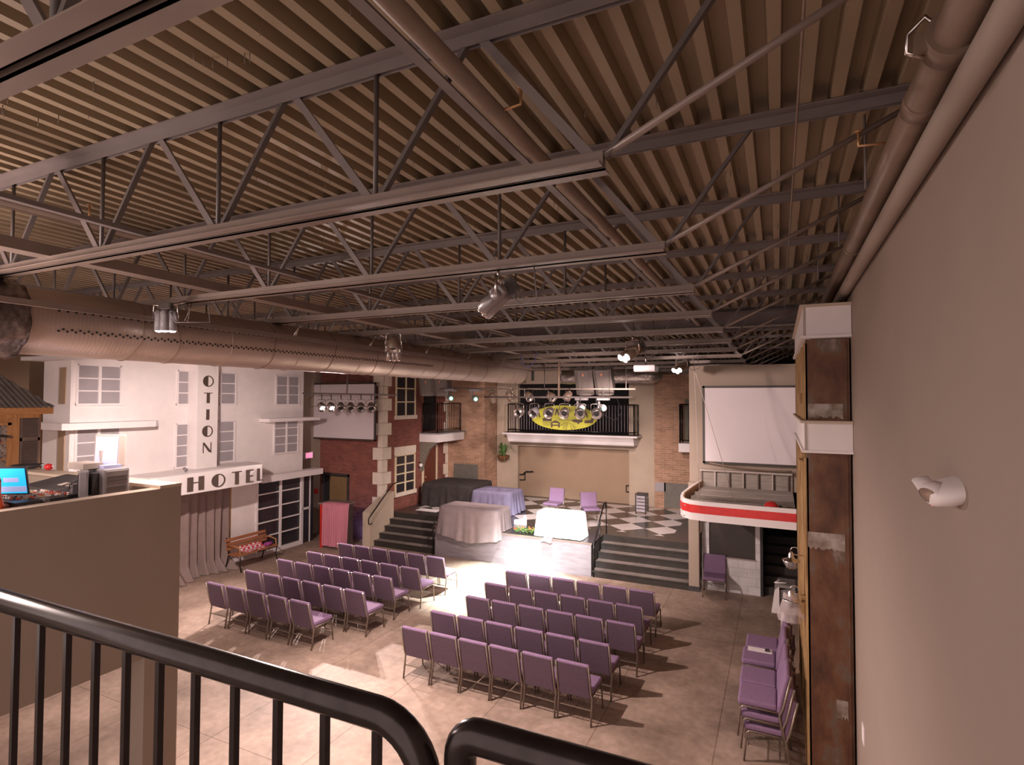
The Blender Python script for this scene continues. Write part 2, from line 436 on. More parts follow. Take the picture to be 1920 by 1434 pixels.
# ================================================================ ROOF STEEL
TOPN = [-1.33-1.27*i for i in range(12)]
def joist(k, y, label):
    zt, zb = zdeck(y), zbot(y)
    t = thing('roof_joist', label, 'joist', (-8, y, zb), 'open web joists under the roof deck')
    b = MB()
    for s in (-1, 1):
        b.box(-15.9, XW-.02, y+s*.012, y+s*.020, zt-.072, zt-.004)
        b.box(-15.9, XW-.02, *sorted((y+s*.012, y+s*.085)), zt-.012, zt-.002)
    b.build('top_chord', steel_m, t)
    b = MB()
    for s in (-1, 1):
        b.box(-15.9, -.70, y+s*.014, y+s*.022, zb, zb+.075)
        b.box(-15.9, -.70, *sorted((y+s*.014, y+s*.082)), zb, zb+.008)
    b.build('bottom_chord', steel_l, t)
    nodes_b = [-.72-1.27*i for i in range(12)]
    for i, xb in enumerate(nodes_b):
        if xb < -15.5: break
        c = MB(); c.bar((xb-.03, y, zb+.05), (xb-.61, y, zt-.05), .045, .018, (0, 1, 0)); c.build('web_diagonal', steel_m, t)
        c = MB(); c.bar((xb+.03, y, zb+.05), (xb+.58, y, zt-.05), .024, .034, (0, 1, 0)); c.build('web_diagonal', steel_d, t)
        if i: MB().tube([(xb, y, zb+.05), (xb, y, zt-.06)], .014, 8).build('web_vertical', steel_d, t)
    MB().tube([(-.70, y, zb+.06), (XW-.06, y, zt-.10)], .018, 8).build('end_strut', steel_l, t)
    return t
ORD = ['', 'nearest', 'second', 'third', 'fourth', 'fifth', 'sixth', 'seventh', 'eighth', 'ninth', 'tenth', 'eleventh', 'twelfth', 'thirteenth', 'fourteenth']
for n, k in enumerate(range(-1, 12)):
    y = 2.45+1.52*k
    joist(k, y, 'open web steel roof joist crossing the hall, %s to the camera' % ('nearest' if n == 0 else ORD[n+1]+' nearest'))
def ceil_run(name, label, cat, x, z, r, y0, y1, m=pipe_m, w=None, h=None):
    if w:
        b = MB(); b.bar((x, y0, z), (x, y1, z-.0125*(y1-y0)), w, h)
        return tag(b.build(name, m), label, cat)
    n = 4; b = MB(); b.tube([(x, y0, z), (x, y1, z-.0125*(y1-y0))], r, 14)
    return tag(b.build(name, m), label, cat)
ceil_run('sprinkler_pipe', 'brown sprinkler pipe running to the stage through the joists above the near spotlight', 'pipe', -1.36, 6.19, .045, -1, 19)
ceil_run('bridging_strip', 'flat steel bridging strip beside the brown sprinkler pipe over the chairs', 'beam', -1.52, 6.24, 0, -1, 19, steel_m, .06, .012)
ceil_run('sprinkler_pipe', 'brown sprinkler pipe high above the silver duct on the left', 'pipe', -5.15, 6.08, .04, -1, 19)
ceil_run('bridging_strip', 'dark thin bridging strip lying on the joist bottom chords left of centre', 'beam', -4.05, 5.80, 0, -1, 19, steel_m, .05, .03)
ceil_run('ceiling_beam', 'wide tan beam resting on the joists, parallel to the silver duct', 'beam', -5.25, 5.80, 0, -1, 18.5, steel_l, .16, .09)
ceil_run('ceiling_beam', 'wide tan beam resting on the joists, over the stage side of the hall', 'beam', -8.6, 5.80, 0, -1, 19, steel_l, .16, .09)
ceil_run('bridging_strip', 'thin bridging strip across the joists between two tan beams', 'beam', -7.0, 5.80, 0, -1, 19, steel_m, .05, .03)
ceil_run('conduit', 'thin conduit strapped under the roof deck near the right wall', 'pipe', .12, 6.385, .007, -1, 14, pipe_m)
# girder across
t = thing('roof_girder', 'solid steel girder crossing the ceiling above the stage edge', 'beam', (-7, 11.35, 5.95))
b = MB(); b.box(-15.9, XW-.02, 11.25, 11.45, 6.22, 6.24); b.box(-15.9, XW-.02, 11.34, 11.36, 5.97, 6.22); b.build('girder_web', steel_m, t)
box(-15.9, XW-.02, 11.25, 11.45, 5.95, 5.97).build('bottom_flange', steel_m, t)
# big sprinkler main along the right wall
t = thing('sprinkler_main', 'thick brown sprinkler main running along the top of the right wall', 'pipe', (.68, 5, 6.08))
MB().tube([(.66, -1, 6.10), (.66, 13, 6.01)], .082, 20).build('pipe', pipe_m, t)
for y in (2.80, 3.35, 6.2):
    b = MB(); b.tube([(.66, y-.06, 6.10-.0064*(y+1)), (.66, y+.06, 6.10-.0064*(y+1))], .105 if y < 3 else .087, 20)
    if y < 3: b.box(.52, .60, y-.04, y+.04, 6.03, 6.10); b.box(.73, .77, y-.04, y+.04, 6.05, 6.10)
    b.build('coupling', pipe_m, t)
MB().tube([(.60, 2.76, 6.11), (.56, 2.77, 6.17), (.50, 2.79, 6.12), (.50, 2.8, 6.05), (.56, 2.81, 6.02)], .010, 6).build('hanger_wire', chrome, t)
tag(MB().tube([(.715, -1, 5.92), (.715, 13, 5.84)], .06, 14).build('conduit', taupe), 'taupe painted conduit tucked below the sprinkler main on the right wall', 'pipe')
for x, y, z, l in ((-1.22, 2.68, 6.22, 'brass sprinkler head by the second joist over the near spotlight'), (-5.02, 2.62, 6.13, 'brass sprinkler head on the left sprinkler pipe'), (.45, 3.9, 6.18, 'brass sprinkler head near the right wall')):
    t = thing('fire_sprinkler', l, 'sprinkler', (x, y, z), 'brass sprinkler heads')
    px_ = {-1.22: -1.36, -5.02: -5.15, .45: .60}[x]
    MB().tube([(px_, y, z-.07), (x, y, z-.06), (x, y, z+.02)], .009, 8).build('stem', brass, t)
    MB().lathe([(0, .02), (.02, .024), (.021, .03), (0, .034)], (x, y, z)).build('deflector', brass, t)
b = MB()
b.box(-.015+.13, .015+.13, 2.09, 2.092, 6.05, 6.16)
tag(b.build('paper_tag', lt_pl), 'pale paper tag hanging under the deck in the upper right', 'tag')
# drop rods on the right
for k, (x, y) in enumerate(((.52, 4.2), (.50, 5.7), (.42, 7.2))):
    tag(MB().tube([(x, y, 5.95), (x, y, zdeck(y))], .008, 6).build('hanger_rod', steel_m), 'thin hanger rod beside the right wall, %s from the camera' % ['first', 'second', 'third'][k], 'rod', 'hanger rods by the right wall')
# little screws poking through the deck
b = MB(); rnd = random.Random(3)
for k in range(260):
    y = rnd.choice([2.45+1.52*i for i in range(6)])-.35+rnd.random()*-.4; x = -7.5+8*rnd.random()
    z = zdeck(y); b.tube([(x, y, z-.001), (x, y, z-.055)], .003, 4)
o = tag(b.build('deck_screws', steel_l), 'scattered screw tips poking down through the roof deck', 'screws'); o['kind'] = 'stuff'

# ================================================================ MAIN DUCT
DX, DZ, DR = -6.2, 5.30, .31
t = thing('air_duct', 'long round silver air duct along the left of the hall', 'duct', (DX, 8, DZ))
b = MB(); P = []
y = 2.62; i = 0
while y <= 13.3:
    r = DR+(.005 if i % 8 == 0 else 0)
    P.append([(DX+r*math.cos(a)*(1), y+.02*math.sin(a), DZ+r*math.sin(a)) for a in (2*PI*k/40 for k in range(40))]); y += .09; i += 1
for dy, rr in ((.15, .30), (.28, .25), (.36, .16), (.40, .05)):
    P.append([(DX+rr*math.cos(a), 13.3+dy, DZ+rr*math.sin(a)) for a in (2*PI*k/40 for k in range(40))])
V = b.grid(P, close=True); b.bm.faces.new(V[-1]); b.build('duct_body', duct_m, t)
b = MB(); yy = 2.85; i = 0      # perforation rows
while yy < 9:
    for row, ang in ((0, math.radians(18)), (1, math.radians(-16))):
        a = ang+(.03 if i % 2 else -.03); r = DR+.008
        c = Vector((DX+r*math.cos(a), yy, DZ+r*math.sin(a)))
        n = Vector((math.cos(a), 0, math.sin(a)))
        b.lathe([(0, .001), (.011, .001), (.011, -.006)], c, n, 6)
    yy += .035; i += 1
o = b.build('perforations', black_m, t); o['kind'] = 'stuff'
rnd = random.Random(2); yy = 3.6
while yy < 13.2:
    b = MB(); sk = rnd.uniform(-.05, .05)
    P = [[(DX+rr_*math.cos(a), yy+dy+sk*math.sin(a)+.012*math.sin(a*5+yy), DZ+rr_*math.sin(a)) for a in (2*PI*k/40 for k in range(40))] for dy, rr_ in ((0, DR+.001), (.008, DR+.009), (.016, DR+.001))]
    b.grid(P, close=True); b.build('duct_seam', duct_m if rnd.random() < .4 else pipe_m, t); yy += rnd.uniform(.35, .8)
b = MB(); P = []
for j in range(14):
    y = 2.16+j*.036
    P.append([(DX+(.345+.022*math.sin(a*9+j)*math.sin(j*1.3+a*3))*math.cos(a), y, DZ-.0+(.345+.022*math.sin(a*9+j)*math.sin(j*1.3+a*3))*math.sin(a)) for a in (2*PI*k/60 for k in range(60))])
V = b.grid(P, close=True); b.bm.faces.new(V[-1]); b.bm.faces.new(V[0][::-1]); b.build('end_collar', foil_d, t, 'crinkled silver foil collar')
t = thing('duct_rail', 'slim tan steel channel hung in front of the silver duct', 'rail', (-5.72, 8, 5.40))
b = MB(); b.bar((-5.74, 1.6, 5.408), (-5.74, 13.4, 5.36), .03, .05); b.build('channel', steel_l, t)
for y, lean in ((3.97, .05), (5.49, .07), (7.01, .08), (8.53, .06), (10.05, .07), (11.57, .06), (13.0, .05)):
    z0 = zbot(y)
    b = MB(); b.tube([(-5.72, y-.02, z0-.01), (-5.705, y, z0-.07), (-5.72, y-lean, 5.42)], .006, 5)
    b.tube([(-5.72, y+.03, z0), (-5.705, y, z0-.07), (-5.73, y-lean+.04, 5.41)], .005, 5)
    b.build('tie_wire', chrome, t)

# ================================================================ RIGHT SIDE: timber and sheet metal set front
YC, XF = 7.67, .30
t = thing('shopfront_set_piece', 'tall rusty sheet metal and timber set piece against the right wall', 'set piece', (.5, 9.5, 0))
box(XF, XW-.02, YC, YC+.03, 0, 5.32).build('rusty_panel', rust_m, t, 'rust brown sheet metal panel')
box(XF+.02, XW-.02, YC+.035, 11.6, 0, 5.30).build('core', oldwood, t)
for a in ((XF+.005, XW-.09, 2.80, 3.02), (XF+.02, XW-.09, 4.36, 4.55), (XW-.2, XW-.08, .87, 1.1)):
    b = MB(); rnd = random.Random(a[2]); top = [(a[1], a[3]), (a[0], a[3])]; n = 14
    bot = [(a[0]+(a[1]-a[0])*i/n, a[2]+.05*rnd.random()) for i in range(n+1)]
    b.prism(top+bot, 1, YC-.005, YC); b.build('bare_metal_patch', galv_m, t, 'pale bare metal patch between the rust')
box(XW-.075, XW-.05, YC-.015, YC, 0, 5.3).build('edge_strip', rust_m, t)
rnd = random.Random(11)
yy = YC+.0
while yy < 11.5:
    wd = .09+.05*rnd.random(); th = .006+.03*rnd.random()
    z0 = 0 if rnd.random() < .7 else .4*rnd.random()
    for (za, zb_) in ((z0, 3.9), (4.36, 5.28)):
        box(XF-th, XF+.02, yy, yy+wd, za, zb_).build('board', oldwood, t)
    yy += wd+.03+.05*rnd.random()
for (ya, za) in ((YC+.2, 4.55), (YC+.15, 3.72), (YC+.1, 2.0)):
    box(XF-.07, XF, ya, ya+.35, za, za+.13).build('bracket_block', oldwood, t)
def cornice(z0, z1, lab):
    t2 = thing('cornice_box', lab, 'cornice', (.5, 9, z0))
    box(XF-.02, XW-.005, YC-.10, 11.4, z0+.03, z1-.03).build('fascia', white_p, t2)
    box(XF-.05, XW-.004, YC-.13, 11.43, z0, z0+.03).build('lower_trim', white_p, t2)
    box(XF-.06, XW-.004, YC-.15, 11.45, z1-.03, z1).build('upper_trim', tan, t2)
    box(XF-.022, XF+.0, YC-.108, YC-.10, z0+.03, z1-.03).build('corner_bead', lt_pl, t2)
cornice(5.33, 5.73, 'upper white boxed cornice at the top of the rusty set piece')
cornice(3.97, 4.35, 'lower white boxed cornice midway up the rusty set piece')
# emergency light
t = thing('emergency_light', 'white twin-head emergency light on the right wall', 'emergency light', (XW, 3.45, 4.15))
b = MB(); y0, z0 = 3.42, 4.16
for prof_ in (0,):
    P = []
    for j, (dx, s) in enumerate(((0, 1), (-.03, 1), (-.07, .93), (-.10, .75), (-.115, .45))):
        P.append([(XW+dx, y0+.155*s*math.cos(a), z0+.068*s*math.sin(a)+ (-.01*j)) for a in (2*PI*k/28 for k in range(28))])
    V = b.grid(P, close=True); b.bm.faces.new(V[-1])
b.build('housing', white_p, t)
for yy, dx, l in ((3.37, -.10, 'near lamp head'), (3.58, -.10, 'far lamp head')):
    d = Vector((-.62, -.50, -.55) if yy < 3.5 else (-.85, .1, -.5)).normalized(); c = Vector((XW+dx, yy, z0-.012))
    b = MB(); b.lathe([(0, -.05), (.04, -.045), (.055, -.01), (.058, .02), (.052, .03)], c, d, 20); h = b.build('lamp_head', white_p, t)
    b = MB(); b.lathe([(0, .018), (.03, .02), (.05, .028)], c, d, 20); b.build('reflector', chrome, h)
b = MB(); b.ball((XW-.10, 3.40, z0-.075), .006, n=8); b.build('indicator', emit('red_indicator', (1, .1, .05), 1.2), t)
tag(box(XW-.012, XW-.001, 6.95, 7.1, 1.0, 1.18).build('wall_plate', white_p), 'small white wall plate low on the right wall', 'wall plate')

# gooseneck lamps
def goose(x, y, z, lab, bag=False):
    t = thing('gooseneck_lamp', lab, 'wall lamp', (x, y, z), 'cage lamps on the set piece')
    MB().tube([(XF, y, z+.06), (x+.06, y, z+.06), (x+.02, y, z+.07)], .007, 8).build('arm', chrome, t)
    MB().tube(arc((x+.04, y, z+.11), .045, -.4, PI, 10), .006, 8).build('hook', chrome, t)
    b = MB(); b.lathe([(.01, .10), (.03, .07), (.035, .03), (.05, .01), (.10, -.01), (.102, -.018)], (x, y, z), n=20); b.build('shade', chrome, t)
    b = MB(); b.lathe([(.07, -.015), (.072, -.05), (.05, -.095), (0, -.115)], (x, y, z), n=16); b.build('globe', grey_pl, t)
    b = MB()
    for k in range(6):
        a = k*PI/3
        b.tube([(x+.078*math.cos(a), y+.078*math.sin(a), z-.015), (x+.08*math.cos(a), y+.08*math.sin(a), z-.055), (x+.05*math.cos(a), y+.05*math.sin(a), z-.105), (x, y, z-.125)], .004, 5)
    b.build('wire_cage', chrome, t)
    if bag:
        b = MB(); P = []
        for j in range(8):
            zz = z+.06-.045*j; r = .07+.012*j
            P.append([(x+(r+.012*math.sin(7*a+j))*math.cos(a), y+(r+.012*math.cos(5*a+j))*math.sin(a), zz) for a in (2*PI*k/24 for k in range(24))])
        b.grid(P, close=True)
        m, nt, bb = nodes('clear_plastic_bag'); bb.inputs['Roughness'].default_value = .15; bb.inputs['Alpha'].default_value = .35; bb.inputs['Base Color'].default_value = (.7, .6, .6, 1)
        b.build('plastic_bag', m, t)
goose(.125, 7.85, 2.62, 'upper gooseneck cage lamp on the right-hand timber set piece')
goose(.115, 7.80, 2.16, 'lower gooseneck cage lamp wrapped in clear plastic', True)
# drinking fountain / cabinet
t = thing('wall_fountain', 'white and grey metal wall fountain beside the dark stair opening', 'fountain', (.1, 12.4, .5))
box(-.02, XF-.04, 12.1, 12.6, .55, .98).build('body', grey_pl, t)
b = MB(); b.prism([(-.16, .5), (-.02, .5), (-.02, 1.0), (-.10, .92)], 1, 12.05, 12.12); b.build('side_panel', white_p, t)
b = MB(); b.prism([(-.1, .93), (XF-.04, .99), (XF-.04, 1.03), (-.02, 1.03)], 1, 12.1, 12.6); b.build('basin_top', corr_m, t)
MB().tube([(-.1, 12.2, 1.04), (.1, 12.2, 1.06), (.02, 12.35, 1.05), (-.1, 12.2, 1.04)], .012, 6).build('bracket', white_p, t)

# ================================================================ SCREEN WALL (right of stage) AND DINER BOOTH
b = MB(); b.box(-1.97, XW-.01, 14.3, 14.45, 2.5, 5.41); struct('wall_screen', b, taupe2)
struct('trim_pillar', box(-1.99, -1.75, 14.2, 14.45, 0, 2.6), taupe2)
struct('baseboard_pillar', box(-2.0, -1.74, 14.19, 14.46, 0, .12), dk_pl)
def screen(name_lab, x0, x1, y, z0, z1, tilt=0):
    t = thing('projection_screen', name_lab, 'screen', ((x0+x1)/2, y, z0))
    b = MB(); b.box(x0, x1, y-.02, y, z0, z1); b.build('screen_sheet', screen_m, t)
    for n_, a in (('frame_rail', (x0-.05, x1+.05, y-.03, y+.02, z1, z1+.05)), ('frame_rail', (x0-.05, x1+.05, y-.03, y+.02, z0-.05, z0)), ('frame_rail', (x0-.05, x0, y-.03, y+.02, z0-.05, z1+.05)), ('frame_rail', (x1, x1+.05, y-.03, y+.02, z0-.05, z1+.05))):
        box(*a).build(n_, screen_f, t)
    return t
screen('large white projection screen on the taupe wall right of the stage', -1.60, XF+.05, 14.24, 3.12, 4.87)
s2 = screen('white projection screen hung on the left, behind six stage lamps', -14.60, -11.73, 14.5, 3.28, 5.06)
MB().tube([(-14.4, 14.5, 5.1), (-14.4, 14.5, 5.6)], .01, 6).build('hanging_cable', black_m, s2)
MB().tube([(-11.9, 14.5, 5.1), (-11.9, 14.5, 5.6)], .01, 6).build('hanging_cable', black_m, s2)
b = MB(); pts = [(-1.5+.16*i, 14.19, 3.09-.010*i-.05*math.sin(PI*i/11)) for i in range(12)]
b.tube(pts, .02, 8); tag(b.build('loose_cable', pipe_m), 'dark sagging strip along the bottom edge of the right screen', 'strip')
# booth under the canopy
t = thing('concession_booth', 'white block booth with a dark hatch under the red striped canopy', 'booth', (-.9, 14.5, 0))
b = MB(); b.box(-1.72, -.42, 14.5, 14.62, 0, .82); b.box(-1.72, -1.55, 14.5, 14.62, .82, 2.3); b.box(-.52, -.42, 14.5, 14.62, .82, 2.3); b.box(-1.55, -.52, 14.5, 14.62, 1.62, 2.3)
b.build('block_wall', brick('white_block', (.80, .75, .76), (.77, .72, .73), (.66, .62, .62), .4, .2), t)
box(-1.56, -.51, 14.54, 14.56, .80, 1.64).build('hatch_panel', mat('dark_hatch', (.06, .048, .042), .5), t)
box(-1.56, -.51, 14.47, 14.5, .80, .83).build('hatch_sill', lt_pl, t)
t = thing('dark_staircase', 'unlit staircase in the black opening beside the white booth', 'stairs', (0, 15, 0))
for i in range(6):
    box(-.35, XW-.02, 14.7+.28*i, 14.98+.28*i, 0, .18*(i+1)).build('step', mat('dim_step%d' % i, (.05, .04, .035), .7) if i == 0 else MATS['dim_step0'], t)  # unlit look is put into the dark step colour
tag(box(-.42, XW-.02, 16.6, 16.7, 0, 2.6).build('back_panel', black_m), 'black sheet standing in for the dark behind the staircase', 'panel')  # black sheet paints in the shade at the back of the opening
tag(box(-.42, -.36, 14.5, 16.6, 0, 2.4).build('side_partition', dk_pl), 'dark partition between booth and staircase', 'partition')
# canopy
t = thing('striped_canopy', 'white canopy shelf with a red stripe hung beside the right screen', 'canopy', (-.8, 12.8, 2.3))
def canopy_path():
    pts = [(-1.72, 14.25)]
    pts += [(-1.80, 13.2), (-1.84, 12.2), (-1.80, 11.75)]
    pts += [(-1.72, 11.5), (-1.55, 11.33), (-1.3, 11.27), (-.9, 11.24), (-.4, 11.22), (XF-.03, 11.2)]
    return pts
def ribbon(z0, z1, out, th, m, nm):
    pts = canopy_path(); b = MB(); P = []
    n = len(pts)
    for i, (x, y) in enumerate(pts):
        a = Vector(pts[max(0, i-1)]); c = Vector(pts[min(n-1, i+1)]); d = (c-a).normalized(); nrm = Vector((-d.y, d.x))
        if nrm.dot(Vector((x+.5, y-13.5))) < 0: nrm = -nrm
        o_ = Vector((x, y))+nrm*out; q = Vector((x, y))+nrm*(out-th)
        P.append([(o_.x, o_.y, z0), (o_.x, o_.y, z1), (q.x, q.y, z1), (q.x, q.y, z0)])
    b.grid(P, smooth=False, close=True); b.build(nm, m, t)
ribbon(2.29, 2.66, 0, .05, white_p, 'fascia'); ribbon(2.43, 2.58, .008, .01, red_p, 'red_stripe'); ribbon(2.30, 2.655, -.052, .02, pine, 'inner_lining')
for y in (11.5, 12.1, 12.7, 13.3, 13.9):
    box(-1.72, XF-.03, y, y+.05, 2.34, 2.52).build('joist', ply, t)
box(-1.7, XF-.03, 11.45, 14.25, 2.32, 2.34).build('deck', ply, t)
for i, y in enumerate((11.42, 12.12, 12.82, 13.5)):
    box(-1.68+.02*i, XF-.03, y, y+.58, 2.525, 2.55).build('plank', ply, t)
for i in range(7):
    x = -1.70+.31*i; box(x, x+.03, 14.18, 14.24, 2.48, 2.90).build('back_post', lt_pl if i % 2 else steel_l, t)
box(-1.72, XF-.03, 14.17, 14.24, 2.89, 2.93).build('back_rail', lt_pl, t)
box(-1.72, XF-.03, 14.25, 14.28, 2.4, 2.93).build('back_board', ply, t)
for (x, y) in ((-1.42, 11.7), (-.80, 12.0)):
    tag(MB().tube([(-1.64, 12.5, 5.50), (-1.61, 12.5, 5.25), (x, y, 2.56)], .006, 5).build('support_cable', lt_pl), 'pale cable from the ceiling to the %s of the striped canopy' % ('left end' if x < -1 else 'middle'), 'cable', 'canopy support cables')
t = thing('red_dome_lamp', 'small red dome standing on the striped canopy planks', 'lamp', (-.14, 11.72, 2.55))
b = MB(); b.lathe([(.135, 0), (.13, .05), (.10, .10), (.05, .13), (0, .14)], (-.14, 11.72, 2.55), n=20); b.build('dome', red_p, t)
box(-.02, .05, 11.8, 11.88, 2.55, 2.60).build('base_block', dk_pl, t)

# ================================================================ STAGE
t = thing('stage', 'raised black stage with grey painted front and checkered floor', 'stage', (-7, 16, 0))
b = MB(); b.box(-11.58, -2.0, 15.25, 20.2, .02, .85); b.box(-9.19, -4.42, 14.2, 15.25, .02, .85); b.build('platform', step_r, t)
b = MB(); b.box(-11.58, -2.0, 15.25, 20.2, .85, .87); b.box(-9.22, -4.39, 14.15, 15.25, .85, .87); b.build('stage_floor', check_m, t)
box(-9.19, -4.42, 14.17, 14.2, 0, .845).build('front_panel', stage_f, t)
box(-9.22, -4.39, 14.145, 14.165, .83, .872).build('nosing', steel_l, t)
def stairs(x0, x1, lab):
    t = thing('stage_stairs', lab, 'stairs', ((x0+x1)/2, 14.7, 0))
    for i in range(4):
        y = 14.2+.262*i; z = .174*(i+1)
        s = box(x0, x1, y, 15.25, z-.174, z-.02).build('step', step_r, t)
        box(x0, x1, y-.02, y+.262, z-.02, z).build('tread', step_t, s)
        box(x0, x1, y-.022, y, z-.03, z+.002).build('nosing_strip', step_r, s)
stairs(-11.45, -9.22, 'dark five-riser steps at the left side of the stage')
stairs(-4.39, -2.0, 'dark five-riser steps at the right side of the stage')
t = thing('stair_cheek_wall', 'taupe sloping stair wall at the left stage steps', 'stair wall', (-11.6, 14.6, 0))
b = MB(); b.prism([(14.0, 0), (15.2, 0), (15.2, 1.55), (14.95, 1.5), (14.0, 1.05)], 0, -11.75, -11.47); b.build('wall_body', tan, t)
def rail_on(pts, posts, lab, r=.02):
    t = thing('stair_handrail', lab, 'handrail', pts[0])
    MB().tube(pts, r, 10).build('rail', black_p, t)
    for p in posts: MB().tube(p, r*.8, 8).build('post', black_p, t)
rail_on([(-11.40, 13.9, .72), (-11.38, 13.83, .78), (-11.38, 13.84, .92), (-11.38, 15.0, 1.80), (-11.38, 15.25, 1.84)], [[(-11.40, 13.9, .72), (-11.46, 14.1, .72)], [(-11.38, 14.8, 1.66), (-11.46, 14.8, 1.6)]], 'black handrail on the taupe stair wall at the left')
rail_on([(-9.25, 14.16, .0), (-9.25, 14.16, .80), (-9.26, 14.22, .9), (-9.35, 14.95, 1.30)], [[(-9.35, 14.95, 1.30), (-9.35, 14.97, .52)]], 'black handrail between the left steps and the stage front')
rail_on([(-4.36, 14.2, .0), (-4.36, 14.2, .85), (-4.36, 15.15, 1.72), (-4.36, 15.35, 1.74), (-4.36, 15.40, 1.5)], [[(-4.36, 15.38, 1.6), (-4.36, 15.40, .87)], [(-4.36, 14.75, 1.35), (-4.36, 14.75, .35)]], 'black handrail between the stage front and the right steps')

# back wall
b = MB()
b.box(-10.0, -9.10, 19.8, 20.0, .872, 5.75); b.box(-4.78, -3.88, 19.8, 20.0, .872, 5.75); b.box(-9.10, -4.78, 19.8, 20.0, 2.80, 3.3)
struct('wall_back', b, tan)
b = MB(); b.box(-9.12, -4.76, 20.02, 20.1, .85, 2.82); struct('wall_back_panel', b, tanp)
t = thing('pull_handle', 'dark square pull handle at the right end of the tan sliding panel', 'handle', (-4.9, 19.98, 1.4))
MB().tube([(-4.80, 19.98, 1.30), (-4.93, 19.98, 1.30), (-4.93, 19.98, 1.52), (-4.80, 19.98, 1.52)], .022, 8).build('bar', black_p, t)
t = thing('wall_handrail', 'black stub handrail at the left end of the tan panel', 'handrail', (-9.0, 19.95, 1.6))
b = MB(); b.tube([(-9.1, 19.97, 1.66), (-8.95, 19.92, 1.68), (-8.8, 19.9, 1.80), (-8.5, 19.9, 1.82)], .025, 8); b.build('rail', black_p, t)
b = MB(); b.tube([(-8.86, 19.93, 1.74), (-8.86, 19.95, 1.48), (-9.08, 19.95, 1.46)], .02, 8); b.build('bracket', black_p, t)
b = MB(); b.box(-11.66, -10.02, 18.8, 20.2, .872, 5.75); struct('wall_pier_left', b, beigebrick)
b = MB(); b.box(-3.88, -1.0, 19.7, 20.0, .872, 5.52); struct('wall_pier_right', b, beigebrick)
tag(box(-11.35, -10.3, 18.78, 18.8, .9, 2.10).build('vent_cover', mat('grey_vent', (.16, .145, .125), .7)), 'grey covered panel on the left beige brick pier', 'panel')
tag(box(-3.55, -2.7, 19.68, 19.7, .9, 1.75).build('vent_cover', MATS['grey_vent']), 'grey covered panel on the right beige brick pier', 'panel')
tag(box(-3.86, -3.5, 19.68, 19.7, 1.45, 1.75).build('wall_notice', greypane), 'small pale notice panel on the right beige brick pier', 'notice')

# red brick corner house
YR, XR = 14.8, -11.65
b = MB()
b.box(-14.3, -14.2, YR, YR+.15, 0, 6.2); b.box(-13.0, XR, YR, YR+.15, 0, 6.2); b.box(-14.2, -13.0, YR, YR+.15, 2.04, 6.2)
struct('wall_brick_left', b, redbrick)
b = MB(); b.box(XR-.15, XR, YR+.15, 18.8, 0, 5.9)
struct('wall_brick_right', b, redbrick)
box_q = thing('corner_quoins', 'cream stone quoins stacked up the corner of the red brick house', 'quoins', (XR, YR, .9))
z = 1.0; i = 0
while z < 5.6:
    h = .40
    l = .36 if i % 2 == 0 else .16; l2 = .44 if i % 2 == 0 else .24
    b = MB(); b.box(XR-l, XR+.03, YR-.03, YR, z, z+h-.012); b.box(XR, XR+.03, YR, YR+l2, z, z+h-.012)
    b.build('quoin_block', cream, box_q); z += h; i += 1
z = .9; i = 0
q2 = thing('corner_quoins', 'cream stone quoins at the far end of the red brick house by the beige pier', 'quoins', (XR, 18.4, .9))
while z < 5.4:
    l = .30 if i % 2 == 0 else .16
    box(XR, XR+.03, 18.80-l, 18.80, z, z+.388).build('quoin_block', cream, q2); z += .4; i += 1
def brick_window(n, y0, y1, z0, z1, rows, lintel):
    t = box(XR-.02, XR+.012, y0, y1, z0, z1).build('window_%d' % n, darkpane); t['kind'] = 'structure'
    b = MB()
    b.box(XR, XR+.035, y0-.04, y0+.03, z0, z1); b.box(XR, XR+.035, y1-.03, y1+.04, z0, z1); b.box(XR, XR+.035, y0-.04, y1+.04, z1-.02, z1+.04)
    b.box(XR, XR+.035, (y0+y1)/2-.035, (y0+y1)/2+.035, z0, z1)
    for k in range(1, rows): zz = z0+(z1-z0)*k/rows; b.box(XR, XR+.032, y0, y1, zz-.022, zz+.022)
    b.build('window_frame', cream_w, t)
    box(XR, XR+.07, y0-.08, y1+.08, z0-.13, z0).build('window_sill', cream, t)
    if lintel: box(XR, XR+.04, y0-.06, y1+.06, z1+.04, z1+.30).build('window_lintel', cream, t)
brick_window(1, 15.50, 16.58, 4.02, 5.4, 3, False)
brick_window(2, 15.50, 16.58, 1.42, 2.66, 4, True)
# brick house door and corner balcony
t = box(XR-.02, XR+.02, 17.14, 17.95, .87, 2.86).build('door_1', door_w); t['kind'] = 'structure'
b = MB(); b.box(XR, XR+.05, 17.06, 17.14, .87, 2.92); b.box(XR, XR+.05, 17.95, 18.02, .87, 2.92); b.box(XR, XR+.05, 17.06, 18.02, 2.86, 2.92); b.build('door_frame', cream_w, t)
b = MB(); b.ball((XR+.06, 17.22, 1.75), .035, n=8); b.build('door_knob', brass, t)
t = thing('scroll_bracket', 'carved stone scroll bracket under the small corner balcony', 'bracket', (XR, 17.0, 2.3))
b = MB(); b.prism([(XR, 1.98), (XR+.08, 2.0), (XR+.14, 2.3), (XR+.35, 2.75), (XR+.75, 3.05), (XR, 3.05)], 1, 16.92, 17.06); b.build('scroll', mat('carved_stone', (.28, .24, .19), .8, c2=(.12, .10, .08), scale=25), t)
t = thing('wall_globe_lamp', 'small white globe lamp on the red brick beside the door', 'lamp', (XR+.08, 16.85, 2.2))
b = MB(); b.ball((XR+.10, 16.85, 2.22), .07, n=12); b.build('globe', white_p, t)
MB().tube([(XR, 16.85, 2.32), (XR+.1, 16.85, 2.32), (XR+.1, 16.85, 2.28)], .012, 6).build('arm', black_p, t)
